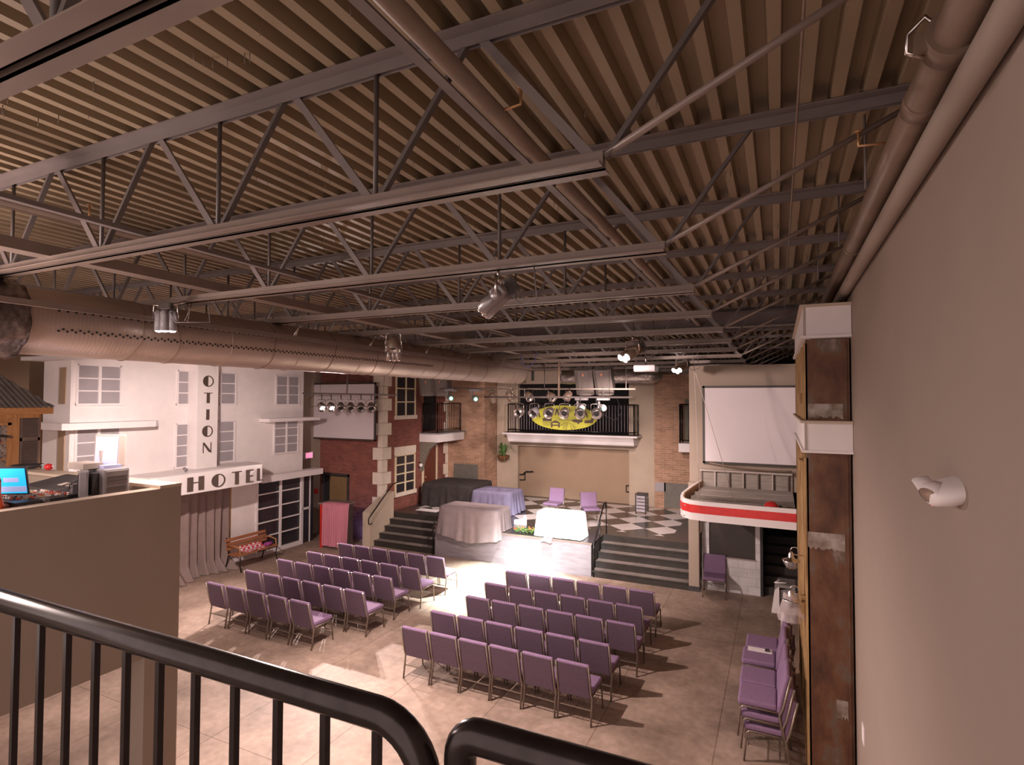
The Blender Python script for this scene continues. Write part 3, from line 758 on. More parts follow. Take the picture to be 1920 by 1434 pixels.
t = thing('corner_balcony', 'small white balcony with black railing on the red brick house', 'balcony', (-11.2, 17.8, 3.05))
box(XR, -10.85, 16.9, 18.7, 3.05, 3.34).build('fascia', white_p, t)
b = MB(); b.box(XR, -10.80, 16.85, 18.75, 3.34, 3.38); b.build('slab_cap', grey_pl, t)
def balrail(t, p, q, z0, z1, n, r=.011, bm_=None):
    p, q = Vector((*p, 0)), Vector((*q, 0)); Zv = Vector((0, 0, 1))
    MB().tube([p+Zv*z1, q+Zv*z1], r*1.6, 8).build('top_rail', black_p, t)
    MB().tube([p+Zv*z0, q+Zv*z0], r*1.4, 8).build('bottom_rail', black_p, t)
    for i in range(n+1):
        c = p.lerp(q, i/n); MB().tube([c+Zv*(z0-(.1 if i in (0, n) else 0)), c+Zv*z1], r*(1.7 if i in (0, n) else .7), 6).build('newel_post' if i in (0, n) else 'baluster', black_p if (i in (0, n) or bm_ is None) else bm_, t)
balrail(t, (XR+.1, 16.98), (-10.95, 16.98), 3.48, 4.42, 6)
balrail(t, (-10.95, 16.98), (-10.95, 18.6), 3.48, 4.42, 12)
tag(box(XR+.002, XR+.012, 17.15, 17.95, 3.4, 5.4).build('balcony_doorway', black_m), 'black doorway behind the small corner balcony', 'doorway')
# doorway at left brick wall
t = box(-14.2, -13.0, YR+.05, YR+.12, 0, 2.04).build('door_2', black_m); t['kind'] = 'structure'
b = MB(); b.box(-14.2, -14.12, YR-.02, YR+.05, 0, 2.04); b.box(-13.08, -13.0, YR-.02, YR+.05, 0, 2.04); b.box(-14.2, -13.0, YR-.02, YR+.05, 1.97, 2.06); b.build('door_frame', dk_pl, t)
box(-13.85, -13.1, YR-.005, YR+.04, .02, 1.95).build('door_leaf', door_t, t)
b = MB(); b.ball((-13.17, YR-.03, 1.0), .03, n=8); b.build('door_knob', brass, t)

# centre balcony
t = thing('stage_balcony', 'white moulded balcony with black railing above the stage', 'balcony', (-6.9, 19.3, 3))
b = MB(); pr = [(19.15, 2.99), (19.8, 2.99), (19.8, 3.32), (19.0, 3.32), (18.98, 3.27), (19.04, 3.21), (19.10, 3.12), (19.12, 3.03)]
b.prism(pr, 0, -9.2, -4.45); b.build('moulded_fascia', white_p, t)
b = MB(); b.box(-9.35, -4.30, 18.93, 19.8, 3.28, 3.34); b.build('top_slab', white_p, t)
b = MB(); b.box(-9.3, -4.35, 18.98, 19.8, 3.34, 3.36); b.build('deck_edge', dk_pl, t)
balrail(t, (-9.17, 19.1), (-4.44, 19.1), 3.45, 4.40, 44, .014, mat('grey_baluster_paint', (.30, .26, .28), .4))
balrail(t, (-9.17, 19.1), (-9.17, 19.75), 3.45, 4.40, 4, .013)
balrail(t, (-4.44, 19.1), (-4.44, 19.75), 3.45, 4.40, 4, .013)
# right small balcony
t = thing('side_balcony', 'small white balcony with black railing half hidden by the screen wall', 'balcony', (-2.5, 19.3, 2.9))
box(-2.96, -1.6, 19.0, 19.7, 2.88, 3.16).build('fascia', white_p, t)
balrail(t, (-2.92, 19.05), (-1.7, 19.05), 3.26, 4.43, 9, .014)
balrail(t, (-2.92, 19.05), (-2.92, 19.6), 3.26, 4.43, 4, .014)
tag(box(-2.85, -1.6, 19.68, 19.7, 3.16, 4.6).build('balcony_window', mat('olive_pane', (.12, .11, .07), .5)), 'olive pane behind the small right balcony', 'window')
# yellow oval sign
SX, SY, SZ, SA, SB = -6.94, 19.02, 3.93, 1.24, .44
t = thing('oval_sign', 'yellow oval sign with brown skyline drawing on the stage balcony rail', 'sign', (SX, SY, SZ))
b = MB(); b.prism([(SX+SA*math.cos(a), SZ+SB*math.sin(a)) for a in (2*PI*k/48 for k in range(48))], 1, SY-.015, SY+.015); b.build('sign_board', yel_m, t)
b = MB()
def sbox(x0, x1, z0, z1): b.box(SX+x0, SX+x1, SY-.022, SY-.016, SZ+z0, SZ+z1)
sbox(-.80, -.45, -.14, -.02)
for k in range(3): sbox(-.80, -.46, -.18-.05*k, -.165-.05*k)
b.prism([(SX-.50, SZ-.20), (SX-.12, SZ-.20), (SX-.2, SZ-.14), (SX-.31, SZ-.10), (SX-.42, SZ-.14)], 1, SY-.022, SY-.016)
sbox(-.48, -.42, -.36, -.2); sbox(-.20, -.14, -.36, -.2); sbox(-.42, -.2, -.30, -.25)
b.prism([(SX-.25, SZ-.06), (SX+.3, SZ-.075), (SX+.3, SZ-.09), (SX-.25, SZ-.07)], 1, SY-.022, SY-.016)
b.prism([(SX+.28, SZ-.09), (SX+.42, SZ-.05), (SX+.72, SZ-.06), (SX+.70, SZ-.15), (SX+.60, SZ-.17), (SX+.56, SZ-.23), (SX+.50, SZ-.17), (SX+.38, SZ-.15)], 1, SY-.022, SY-.016)
b.prism([(SX+.78, SZ-.09), (SX+1.0, SZ-.07), (SX+1.05, SZ+.02), (SX+1.14, SZ+.02), (SX+1.08, SZ-.17), (SX+.78, SZ-.18)], 1, SY-.022, SY-.016)
for a in (-62, -40, -20, 0, 22, 44): # rays
    a = math.radians(a-90); c0 = (SX+.2+.05*math.cos(a), SZ-.12+.05*math.sin(a)); 
    L = .30; n = (-math.sin(a)*.012, math.cos(a)*.012)
    if SZ-.12+L*math.sin(a) > SZ-SB*.93:
        b.prism([c0, (c0[0]+L*math.cos(a)+n[0], c0[1]+L*math.sin(a)+n[1]), (c0[0]+L*math.cos(a)-n[0], c0[1]+L*math.sin(a)-n[1])], 1, SY-.022, SY-.016)
for i, (x, z, h) in enumerate(((-.98, .02, .20), (-.62, .08, .22), (-.25, .10, .22), (.1, .10, .22), (.48, .10, .22), (.82, .04, .2))):
    b.prism([(SX+x-.09, SZ+z-.02), (SX+x-.03, SZ+z+h), (SX+x+.03, SZ+z+h), (SX+x+.09, SZ+z-.02), (SX+x+.04, SZ+z-.02), (SX+x, SZ+z+h*.5), (SX+x-.04, SZ+z-.02)], 1, SY-.022, SY-.016)
b.build('brown_graphics', sign_b, t)
# rear ducts
t = thing('rear_duct', 'short foil wrapped duct above the stage balcony', 'duct', (-5.6, 17.5, 5.38))
box(-8.3, -6.4, 17.3, 17.8, 5.10, 5.53).build('plain_section', taupe2, t)
box(-7.45, -7.36, 17.28, 17.3, 5.2, 5.6).build('seam_strip', dk_pl, t)
b = MB(); P = []
for j in range(36):
    x = -6.45+.093*j
    k0 = .5+.5*max(0, 1-abs(j-3)/4)
    rr = .225*(1 if j < 33 else (.8, .55, .3)[j-33])
    P.append([(x, 17.5+(rr+.012*k0*math.sin(a*7+j*1.1))*math.cos(a), 5.36+(rr+.016*k0*math.sin(a*5+j*.9)*math.sin(j*.7))*math.sin(a)-.05) for a in (2*PI*k/36 for k in range(36))])
V = b.grid(P, close=True); b.bm.faces.new(V[-1]); b.bm.faces.new(V[0][::-1]); b.build('foil_section', foil_m, t)

# ================================================================ HOTEL FACADE
XH = -13.7
t = thing('hotel_facade', 'white art deco hotel front set along the left wall', 'set piece', (XH, 10, 0))
b = MB()
def hb(y0, y1, z0, z1): b.box(XH-.12, XH, y0, y1, z0, z1)
hb(6.87, 9.25, 0, 6.0); hb(9.25, 10.80, 2.15, 6.0); hb(10.80, 11.66, 0, 6.0); hb(11.66, 13.42, 2.2, 6.0)
b.build('front_wall', white_st, t)
b = MB(); b.box(-14.75, XH-.12, 6.87, 6.97, 0, 6.0); b.build('side_wall', white_st, t)
for z0, z1 in ((4.46, 5.25), (2.8, 3.9)):
    box(-14.1, -13.86, 6.85, 6.87, z0, z1).build('side_slot', tanp, t)
def hwin(y0, y1, z0, z1, cols, rows):
    f = MB(); th = .03
    f.box(XH, XH+.03, y0-th, y0+.02, z0-th, z1+th); f.box(XH, XH+.03, y1-.02, y1+th, z0-th, z1+th)
    f.box(XH, XH+.03, y0, y1, z1, z1+th); f.box(XH, XH+.05, y0-th, y1+th, z0-th-.02, z0)
    for c in range(1, cols): yy = y0+(y1-y0)*c/cols; f.box(XH, XH+.03, yy-.03, yy+.03, z0, z1)
    for r in range(1, rows): zz = z0+(z1-z0)*r/rows; f.box(XH, XH+.022, y0, y1, zz-.014, zz+.014)
    w_ = f.build('window', white_p, t)
    box(XH-.01, XH+.008, y0, y1, z0, z1).build('pane', greypane, w_)
hwin(6.99, 7.88, 4.47, 5.30, 2, 3); hwin(9.24, 9.72, 4.45, 5.27, 1, 3); hwin(10.45, 10.92, 4.45, 5.27, 1, 3); hwin(12.33, 13.22, 4.42, 5.26, 2, 3)
hwin(6.99, 7.88, 2.75, 3.9, 2, 4); hwin(9.22, 9.72, 2.86, 3.92, 1, 4); hwin(10.42, 10.90, 2.88, 3.95, 1, 4); hwin(12.28, 13.2, 2.95, 3.93, 2, 4)
b = MB(); b.prism([(-14.9, 6.55), (-13.35, 6.55), (-13.28, 6.65), (-13.28, 8.45), (-13.35, 8.55), (XH, 8.55), (XH, 6.87), (-14.9, 6.87)], 2, 3.92, 4.06); b.build('ledge', white_p, t)
b = MB(); b.box(XH, -13.3, 11.75, 13.75, 3.90, 4.00); b.build('ledge', white_p, t)
b = MB(); b.box(-14.9, -13.4, 6.5, 6.95, 5.40, 5.48); b.box(XH, -13.4, 6.95, 13.42, 5.62, 5.72); b.build('ledge', white_p, t)
b = MB(); b.box(XH, -13.35, 11.62, 13.95, 2.16, 2.34); b.build('storefront_ledge', white_p, t)
sf = MB()
for y in (11.66, 12.52, 13.34): sf.box(XH-.02, XH+.04, y, y+.06, .1, 2.16)
sf.box(XH-.02, XH+.05, 11.66, 13.42, .0, .12)
for k in range(1, 5): zz = .12+.415*k; sf.box(XH-.01, XH+.03, 11.66, 13.4, zz-.018, zz+.018)
sf = sf.build('storefront_frame', white_p, t)
box(XH-.06, XH-.03, 11.66, 13.40, .1, 2.16).build('storefront_glass', darkpane, sf)
g = MB(); g.box(XH-.03, XH, 13.42, 13.9, 0, 2.16); gd = g.build('side_glass', darkpane, t)
g = MB()
for y in (13.42, 13.72): g.box(XH, XH+.03, y, y+.03, 0, 2.16)
g.box(XH, XH+.03, 13.42, 13.74, 1.05, 1.12); g.build('side_mullion', white_p, gd)
box(XH-.05, XH+.01, 10.74, 10.84, 0, 2.15).build('gold_jamb', gold_m, t)
# letters
def letter(b, ch, X, y0, z0, w, h, th=.02):
    X0, X1 = X, X+th; u = w
    def q(a, c, d, e): b.box(X0, X1, y0+a*w, y0+c*w, z0+d*h, z0+e*h)
    if ch == 'H': q(0, .33, 0, 1); q(.67, 1, 0, 1); q(.33, .67, .56, .62)
    elif ch == 'T': q(0, 1, .93, 1); q(.34, .70, 0, .93)
    elif ch == 'E': q(0, .42, 0, 1); q(.42, 1, .93, 1); q(.42, .92, .47, .53); q(.42, 1, 0, .06)
    elif ch == 'L': q(0, .45, 0, 1); q(.45, 1, 0, .07)
    elif ch == 'I': q(.32, .68, 0, 1)
    elif ch == 'N':
        q(0, .08, 0, .96); q(.90, .98, .06, 1)
        b.prism([(y0, z0+h), (y0+.16*w, z0+h), (y0+.98*w, z0+.1*h), (y0+.98*w, z0-.02*h), (y0+.66*w, z0+.1*h), (y0+.02*w, z0+.88*h)], 0, X0, X1)
    elif ch == 'O':
        n = 32; cy, cz = y0+w/2, z0+h/2
        o_ = [(cy+w/2*math.cos(a), cz+h/2*math.sin(a)) for a in (2*PI*k/n for k in range(n+1))]
        i_ = [(cy+w*.41*math.cos(a), cz+h*.42*math.sin(a)) for a in (2*PI*k/n for k in range(n+1))]
        for k in range(n): b.prism([o_[k], o_[k+1], i_[k+1], i_[k]], 0, X0, X1)
        half = [(cy-.02*w, cz+h*.42)]+[(cy+w*.42*math.cos(a), cz+h*.43*math.sin(a)) for a in (PI/2+PI*k/12 for k in range(1, 12))]+[(cy-.02*w, cz-h*.42)]
        b.prism(half, 0, X0, X1)
t = thing('vertical_hotel_sign', 'tall white blade sign reading OTION in dark letters', 'sign', (-13.4, 9.8, 2.8))
box(XH, -13.32, 9.52, 10.10, 2.74, 5.9).build('sign_box', white_st, t)
for ch, zc in (('O', 5.02), ('T', 4.60), ('I', 4.17), ('O', 3.73), ('N', 3.32)):
    b = MB(); wd = .30 if ch == 'O' else .24
    letter(b, ch, -13.32, 9.81-wd/2, zc-.135, wd, .27 if ch != 'O' else .29, .012); b.build('letter', letter_m, t)
b = MB()
t = thing('hotel_canopy', 'curved white entrance canopy with dark letters reading HOTEL', 'canopy', (-13, 9.5, 2.3))
pl = [(XH, 8.0), (-12.75, 8.0), (-12.62, 8.1)]
pl += [(-12.60+.03*math.sin(PI*k/8), 8.3+2.45*k/8) for k in range(0, 9)]
pl += [(-12.60-.9*(1-math.cos(a)), 10.75+.55*math.sin(a)) for a in (PI/2*k/6 for k in range(1, 7))]
pl += [(XH, 11.35)]
b.prism(pl, 2, 2.33, 2.80); b.build('canopy_body', white_st, t)
for ch, yc, wd in (('H', 8.98, .42), ('O', 9.58, .38), ('T', 10.10, .28), ('E', 10.50, .22), ('L', 10.82, .16)):
    b = MB(); letter(b, ch, -12.595, yc-wd/2, 2.39, wd, .33, .04); b.build('letter', letter_m, t)
t = thing('canopy_spotlight', 'tiny grey spotlight standing on top of the HOTEL canopy', 'spotlight', (-12.9, 8.95, 2.8))
b = MB(); b.lathe([(0, -.05), (.03, -.05), (.035, .05), (0, .05)], (-12.95, 8.98, 2.88), (-1, 0, .3), 12); b.build('lamp_body', grey_pl, t)
MB().tube([(-12.95, 8.98, 2.80), (-12.95, 8.98, 2.86)], .01, 6).build('foot', grey_pl, t)
# curtain
t = thing('doorway_curtain', 'taupe curtain hanging in the doorway under the HOTEL canopy', 'curtain', (-13.65, 10, 0))
b = MB(); P = []
for j in range(22):
    f = j/21; z = 2.2*(1-f)+.015
    row = []
    for k in range(90):
        u = k/89; y = 8.6+2.13*u
        amp = .02+.07*f; x = -13.58+amp*math.sin(u*52+1.2*math.sin(u*9))+.04*math.sin(u*17+f*2)
        if f > .85: x += (f-.85)*(1.6+.9*math.sin(u*8))
        row.append((x, y-.10*math.sin(f*1.5)*(u-.5), max(z, .012)))
    P.append(row)
b.grid(P); b.build('curtain_cloth', curt_m, t, norm=False)
tag(MB().tube([(-13.6, 8.5, 2.24), (-13.6, 10.75, 2.24)], .015, 8).build('curtain_rod', black_p), 'dark rod carrying the taupe doorway curtain', 'rod')
# exit sign, alarm
t = thing('exit_sign', 'glowing pink red exit sign on the taupe wall beside the hotel', 'exit sign', (-14.25, 14.2, 2.6))
box(-14.3, -14.22, 14.03, 14.40, 2.58, 2.80).build('housing', white_p, t)
box(-14.22, -14.215, 14.07, 14.36, 2.605, 2.775).build('lit_face', exit_on, t)
tag(box(-14.3, -14.24, 14.55, 14.66, 1.35, 1.52).build('fire_alarm', red_p), 'small red fire alarm box on the taupe wall near the brick doorway', 'fire alarm')
# bench
t = thing('park_bench', 'wooden slatted park bench with iron legs by the hotel entrance', 'bench', (-13.2, 11.0, 0))
for i in range(3): box(-13.36-.025*i, -13.33-.025*i, 10.45, 11.75, .52+.11*i, .60+.11*i).build('back_slat', benchw, t)
for i in range(4): box(-13.30+.11*i, -13.21+.11*i, 10.45, 11.75, .42, .445).build('seat_slat', benchw, t)
for y in (10.5, 11.68):
    MB().tube([(-13.45, y, .0), (-13.38, y, .20), (-13.32, y, .41), (-13.42, y, .85)], .016, 8).build('iron_leg', black_p, t)
    MB().tube([(-12.83, y, 0), (-12.90, y, .2), (-12.86, y, .41), (-13.3, y, .41)], .016, 8).build('iron_leg', black_p, t)
    MB().tube([(-13.37, y, .64), (-13.1, y, .66), (-12.9, y, .62), (-12.88, y, .42)], .016, 8).build('arm_rest', pine, t)
t = thing('checked_cloth', 'red and white checked cloth lying on the park bench', 'cloth', (-13.1, 11, .45))
m, nt, bb = nodes('red_white_check'); tc = N(nt, 'ShaderNodeTexCoord'); ck = N(nt, 'ShaderNodeTexChecker'); ck.inputs['Scale'].default_value = 14
ck.inputs['Color1'].default_value = (.75, .70, .70, 1); ck.inputs['Color2'].default_value = (.6, .02, .06, 1)
nt.links.new(tc.outputs['Object'], ck.inputs[0]); nt.links.new(ck.outputs[0], bb.inputs['Base Color'])
b = MB(); b.grid([[(-13.30+.36*i/8, 10.75+.75*j/12, .455+.012*math.sin(i*2+j)+.10*max(0, 1-i/2.5)) for j in range(13)] for i in range(9)]); b.build('cloth_sheet', m, t)
tag(MB().ball((-13.05, 11.55, .50), .1, (1, 1.4, .5), 10).build('purple_scarf', mat('bright_purple_cloth', (.30, .05, .24), .8)), 'crumpled purple scarf at the right end of the park bench', 'scarf')

# ================================================================ LEFT SHACK
t = thing('tin_roof_shack', 'pine shack with tin roof and brown shutter at the far left', 'set piece', (-11, 4, 0))
box(-12.5, -11.0, 3.3, 5.10, 0, 4.33).build('wall_body', pine_v, t)
b = MB(); b.box(-12.6, -10.87, 3.1, 5.21, 4.33, 4.44); b.build('fascia_board', pine, t)
b = MB(); P = []
n = 240
for j in range(2):
    row = []
    for k in range(n+1):
        y = 3.1+(5.22-3.1)*k/n
        f = 0 if j == 0 else min(1.9, max(0.01, (5.22-y)/.36))
        dz = .013*math.sin(k*.72)
        row.append((-10.83-1.12*f, y, 4.44+.60*f+dz))
    P.append(row)
b.grid(P); b.build('tin_roof', corr_m, t, norm=False)
s = MB(); s.box(-11.0, -10.97, 4.80, 5.07, 3.50, 4.27); s = s.build('shutter', shut_m, t)
b = MB()
for k in range(24): b.box(-10.975, -10.958, 4.83, 5.04, 3.6+.027*k, 3.6+.027*k+.012)
b.box(-10.97, -10.956, 4.80, 5.07, 3.90, 3.95); b.box(-10.97, -10.956, 4.80, 4.83, 3.5, 4.27); b.box(-10.97, -10.956, 5.04, 5.07, 3.5, 4.27); b.build('slats', mat('shutter_slat_paint', (.16, .115, .10), .6), s)
b = MB(); b.box(-11.0, -10.95, 4.69, 4.79, 3.4, 4.27); b.box(-11.0, -10.94, 3.4, 5.05, 4.27, 4.33); b.build('window_trim', pine_v, t)
box(-11.0, -10.985, 3.5, 4.68, 3.45, 4.18).build('curtained_window', lace_m, t)
b = MB(); b.box(-10.99, -10.97, 4.30, 4.66, 3.88, 3.90); b.box(-10.99, -10.97, 4.30, 4.66, 3.62, 3.64); b.box(-10.99, -10.96, 4.64, 4.69, 3.45, 4.2); b.box(-10.99, -10.96, 4.30, 4.69, 4.16, 4.2); b.build('window_muntin', pine_v, t)

# ================================================================ SOUND BOOTH
t = thing('sound_booth', 'raised taupe sound booth box on a pillar at the left', 'booth', (-5.6, 3.8, 0))
b = MB(); b.box(-5.75, -5.6, -1, 3.84, 2.07, 3.69); b.build('front_parapet', taupe2, t)
b = MB(); b.box(-8.6, -5.75, 3.66, 3.84, 2.07, 3.69); b.build('side_parapet', taupe2, t)
b = MB(); b.box(-8.62, -5.60, 3.62, 3.845, 3.69, 3.72); b.build('parapet_cap', tan, t)
box(-8.6, -5.75, -1, 3.66, 2.07, 2.5).build('booth_floor', taupe2, t)
box(-5.85, -5.6, 3.50, 3.84, 0, 2.07).build('pillar', taupe2, t)
tag(box(-6.75, -5.76, 2.50, 3.62, 3.60, 3.64).build('control_desk', mat('desk_laminate', (.30, .22, .18), .5)), 'taupe control desk top inside the sound booth', 'desk')
t = thing('desk_cabinet', 'closed cabinet carrying the control desk in the booth', 'cabinet', (-6.2, 3, 2.5)); box(-6.65, -5.80, 2.62, 3.55, 2.505, 3.60).build('cabinet_body', taupe2, t)
ZD = 3.64
t = thing('computer_tower', 'grey computer tower on the booth desk end', 'computer', (-5.95, 3.35, ZD))
b = MB(); b.rbox(-6.14, -5.86, 3.235, 3.48, ZD, ZD+.27, .018, 3); b.build('case', grey_pl, t)
b = MB(); b.rbox(-5.868, -5.85, 3.25, 3.46, ZD+.02, ZD+.25, .008, 2); b.build('front_bezel', mat('bezel_grey', (.17, .14, .13), .5), t)
for z in (.09, .15, .19): box(-5.852, -5.845, 3.265, 3.445, ZD+z, ZD+z+.006).build('drive_slot', dk_pl, t)
tag(MB().rbox(-6.25, -5.98, 3.12, 3.30, ZD+.27, ZD+.33, .006, 2).build('power_box', lt_pl), 'beige flat box lying on top of the computer tower', 'box')
tag(box(-6.02, -5.90, 3.26, 3.42, ZD+.27, ZD+.30).build('white_adapter', mat('bluish_white_plastic', (.5, .5, .75), .5)), 'small bluish white adapter on the computer tower', 'adapter')
def monitor(lab, M, w, h, d, m_case, m_scr, foot=None):
    t = thing('monitor', lab, 'monitor', tuple(M.translation))
    b = MB(); b.rbox(-w/2, w/2, -d, 0, -h/2, h/2, .012, 2, M); b.build('case', m_case, t)
    b = MB(); v = b.box(-w*.42, w*.42, .001, .006, -h*.42, h*.42)
    for q in v: q.co = M @ q.co
    b.build('screen', m_scr, t)
    if foot:
        c = M.translation; MB().bar((c.x-.05, c.y, foot), (c.x-.05, c.y, c.z), .08, .05).build('stand', m_case, t)
Mm = Matrix.Translation((-6.22, 3.46, ZD+.42)) @ Matrix.Rotation(math.radians(-152), 4, 'Z') @ Matrix.Rotation(math.radians(4), 4, 'X')
monitor('beige monitor with pale blue screen standing behind the computer tower', Mm, .26, .33, .10, lt_pl, mon_scr, ZD)
Mm = Matrix.Translation((-5.98, 3.09, ZD+.14)) @ Matrix.Rotation(math.radians(150), 4, 'Z')
monitor('dark grey monitor seen edge-on beside the computer tower', Mm, .22, .26, .07, grey_pl, darkpane, ZD)
tag(MB().rbox(-6.06, -5.92, 3.17, 3.225, ZD, ZD+.24, .008, 2).build('speaker_box', dk_pl), 'dark desktop speaker between the monitor and the computer tower', 'speaker')
t = thing('laptop', 'open laptop with bright blue screen on the booth desk', 'laptop', (-6.1, 2.55, ZD))
Ml = Matrix.Translation((-6.24, 2.66, ZD+.12)) @ Matrix.Rotation(math.radians(35), 4, 'Z') @ Matrix.Rotation(math.radians(12), 4, 'X')
for nm, a, mm in (('lid', (-.17, .17, -.01, 0, -.03, .23), dk_pl), ('screen', (-.155, .155, -.015, -.0105, -.015, .215), led_scr), ('screen_window', (-.155, .155, -.017, -.0152, .0, .05), mon_scr), ('screen_cloud', (-.02, .10, -.017, -.0152, .09, .13), mon_scr), ('keyboard_base', (-.17, .17, -.26, -.012, -.12, -.10), dk_pl)):
    b = MB(); v = b.box(*a)
    for q in v: q.co = Ml @ q.co
    b.build(nm, mm, t)
t = thing('mixing_desk', 'black mixing desk covered with tiny coloured knobs', 'mixer', (-6.2, 2.85, ZD))
box(-6.50, -5.98, 2.64, 3.08, ZD, ZD+.05).build('console_body', dk_pl, t)
rnd = random.Random(5); kcols = [mat('knob_white', (.6, .5, .48), .5), mat('knob_red', (.6, .08, .05), .5), mat('knob_tan', (.55, .35, .2), .5), mat('knob_dark', (.1, .09, .09), .5)]
for i in range(11):
    for j in range(8):
        x, y = -6.47+.045*i, 2.67+.05*j
        MB().lathe([(.012, 0), (.010, .02), (0, .02)], (x, y, ZD+.05), n=7).build('knob', kcols[rnd.choice((0, 0, 1, 2, 3))], t)
t = thing('lighting_console', 'dark sloping lighting console against the booth end wall', 'console', (-6.8, 3.4, ZD))
b = MB(); b.prism([(3.20, ZD), (3.62, ZD), (3.62, ZD+.10), (3.20, ZD+.03)], 0, -7.25, -6.55); b.build('console_body', dk_pl, t)
for x in (-6.78, -6.64): 
    b = MB(); b.prism([(3.30, ZD+.052), (3.38, ZD+.066), (3.38, ZD+.07), (3.30, ZD+.056)], 0, x, x+.09); b.build('display', lt_pl, t)
box(-7.3, -6.76, 2.9, 3.655, ZD-.04, ZD-.0).build('console_shelf', taupe2, t)
t = thing('power_strip', 'black rack unit with rows of buttons at the booth desk edge', 'equipment', (-5.8, 2.5, ZD))
box(-5.92, -5.77, 2.51, 2.70, ZD, ZD+.075).build('unit_body', dk_pl, t)
for k in range(3): box(-5.775, -5.768, 2.53+.06*k, 2.56+.06*k, ZD+.02, ZD+.055).build('button', kcols[3], t)
t = thing('wireless_receiver', 'small dark receiver box with silver end beside the rack unit', 'equipment', (-5.84, 2.79, ZD))
box(-5.92, -5.78, 2.76, 2.90, ZD, ZD+.075).build('receiver_body', dk_pl, t); box(-5.92, -5.78, 2.72, 2.76, ZD, ZD+.08).build('end_cap', grey_pl, t)
b = MB(); rnd = random.Random(9)
for k in range(7):
    p0 = Vector((-5.9, 2.85, ZD+.01)); pts = [p0+Vector((rnd.uniform(-.15, .05), .05*i+rnd.uniform(-.02, .02), rnd.uniform(0, .03))) for i in range(7)]
    b.tube(pts, .004, 5)
b.tube([(-5.98, 3.1, ZD), (-6.06, 3.05, ZD+.10), (-6.0, 3.02, ZD+.14), (-5.95, 3.1, ZD+.2)], .004, 5)
b.tube([(-5.79, 2.9, ZD+.008), (-5.79, 3.15, ZD+.01), (-5.80, 3.5, ZD+.006)], .006, 5)
tag(b.build('tangled_cables', black_m), 'tangle of black cables lying along the booth desk', 'cables')
tag(MB().ball((-7.9, 3.75, 3.77), .045, (1, 1, .9), 10).build('red_trinket', red_p), 'small red trinket on the booth end wall cap', 'trinket')
t = thing('wicker_tray', 'flat dark tray on the booth end wall cap near the shutter', 'tray', (-8.35, 3.74, 3.735))
MB().lathe([(0, .005), (.14, .005), (.16, .04), (.15, .04), (.13, .012), (0, .012)], (-8.35, 3.74, 3.735), n=20).build('tray_body', dk_pl, t)

# person in the booth
PX, PY = -6.0, 2.345
t = thing('person', 'person in brown cap and orange shirt at the left picture edge', 'person', (PX, PY, 2.5))
def skin_mesh(name, verts, edges, rad, m, parent):
    me = bpy.data.meshes.new(name+'_cage'); off = parent.location
    me.from_pydata([tuple(Vector(v)-off) for v in verts], edges, []); me.update()
    o = bpy.data.objects.new(name, me); C.objects.link(o)
    md = o.modifiers.new('skin', 'SKIN'); sk = me.skin_vertices[0].data
    for i, r in enumerate(rad): sk[i].radius = (r, r) if not isinstance(r, tuple) else r
    sk[0].use_root = True
    o.modifiers.new('sub', 'SUBSURF').levels = 1; o.modifiers['sub'].render_levels = 2
    dg = bpy.context.evaluated_depsgraph_get(); ev = o.evaluated_get(dg)
    me2 = bpy.data.meshes.new_from_object(ev); me2.name = name
    o.modifiers.clear(); o.data = me2; me2.materials.clear(); me2.materials.append(m)
    for p in me2.polygons: p.use_smooth = True
    o.parent = parent; return o
fz = 2.56
bodyv = [(0,0,.95),(0,0,1.15),(0,.01,1.38),(0,.0,1.50),(0,.02,1.58),(0,.02,1.70),
 (-.17,0,1.42),(-.22,.04,1.16),(-.16,.10,1.10),(-.10,.17,1.13),
 (.17,0,1.42),(.23,.04,1.16),(.17,.10,1.10),(.11,.17,1.13),
 (-.10,0,.88),(-.11,.02,.48),(-.11,-.02,.09),(-.11,.12,.04),(.10,0,.88),(.11,.02,.48),(.11,-.02,.09),(.11,.12,.04)]
edg = [(0,1),(1,2),(2,3),(3,4),(4,5),(2,6),(6,7),(7,8),(8,9),(2,10),(10,11),(11,12),(12,13),(0,14),(14,15),(15,16),(16,17),(0,18),(18,19),(19,20),(20,21)]
radb = [.13,.125,.13,.058,.075,.095,.055,.042,.034,.03,.055,.042,.034,.03,.085,.06,.042,.035,.085,.06,.042,.035]
ang = math.radians(-4)
def tr(v): x_, y_ = v[0]*math.cos(ang)-v[1]*math.sin(ang), v[0]*math.sin(ang)+v[1]*math.cos(ang); return (PX+x_, PY+y_, fz+v[2])
skin_mesh('body', [tr(v) for v in bodyv], edg, radb, hand_skin, t)
sv = bodyv[:3]+[(0, 0, 1.46)]+[bodyv[i] for i in (6, 7, 8, 10, 11, 12)]
sv = [sv[0], sv[1], sv[2], sv[3], sv[4], sv[5], sv[6], sv[7], sv[8], sv[9]]
skin_mesh('shirt', [tr(v) for v in sv], [(0,1),(1,2),(2,3),(2,4),(4,5),(5,6),(2,7),(7,8),(8,9)], [.155,.15,.15,.085,.075,.06,.052,.075,.06,.052], orange_m, t)
pv = [bodyv[i] for i in (0, 14, 15, 16, 18, 19, 20)]
skin_mesh('trousers', [tr(v) for v in pv], [(0,1),(1,2),(2,3),(0,4),(4,5),(5,6)], [.14,.10,.078,.06,.10,.078,.06], jean_m, t)
hc = Vector(tr((0, .03, 1.72)))
fd = Vector((-math.sin(ang), math.cos(ang), 0)); sd = Vector((math.cos(ang), math.sin(ang), 0))
b = MB(); b.lathe([(.112, -.02), (.115, .03), (.095, .09), (.05, .12), (0, .128)], hc, n=20)
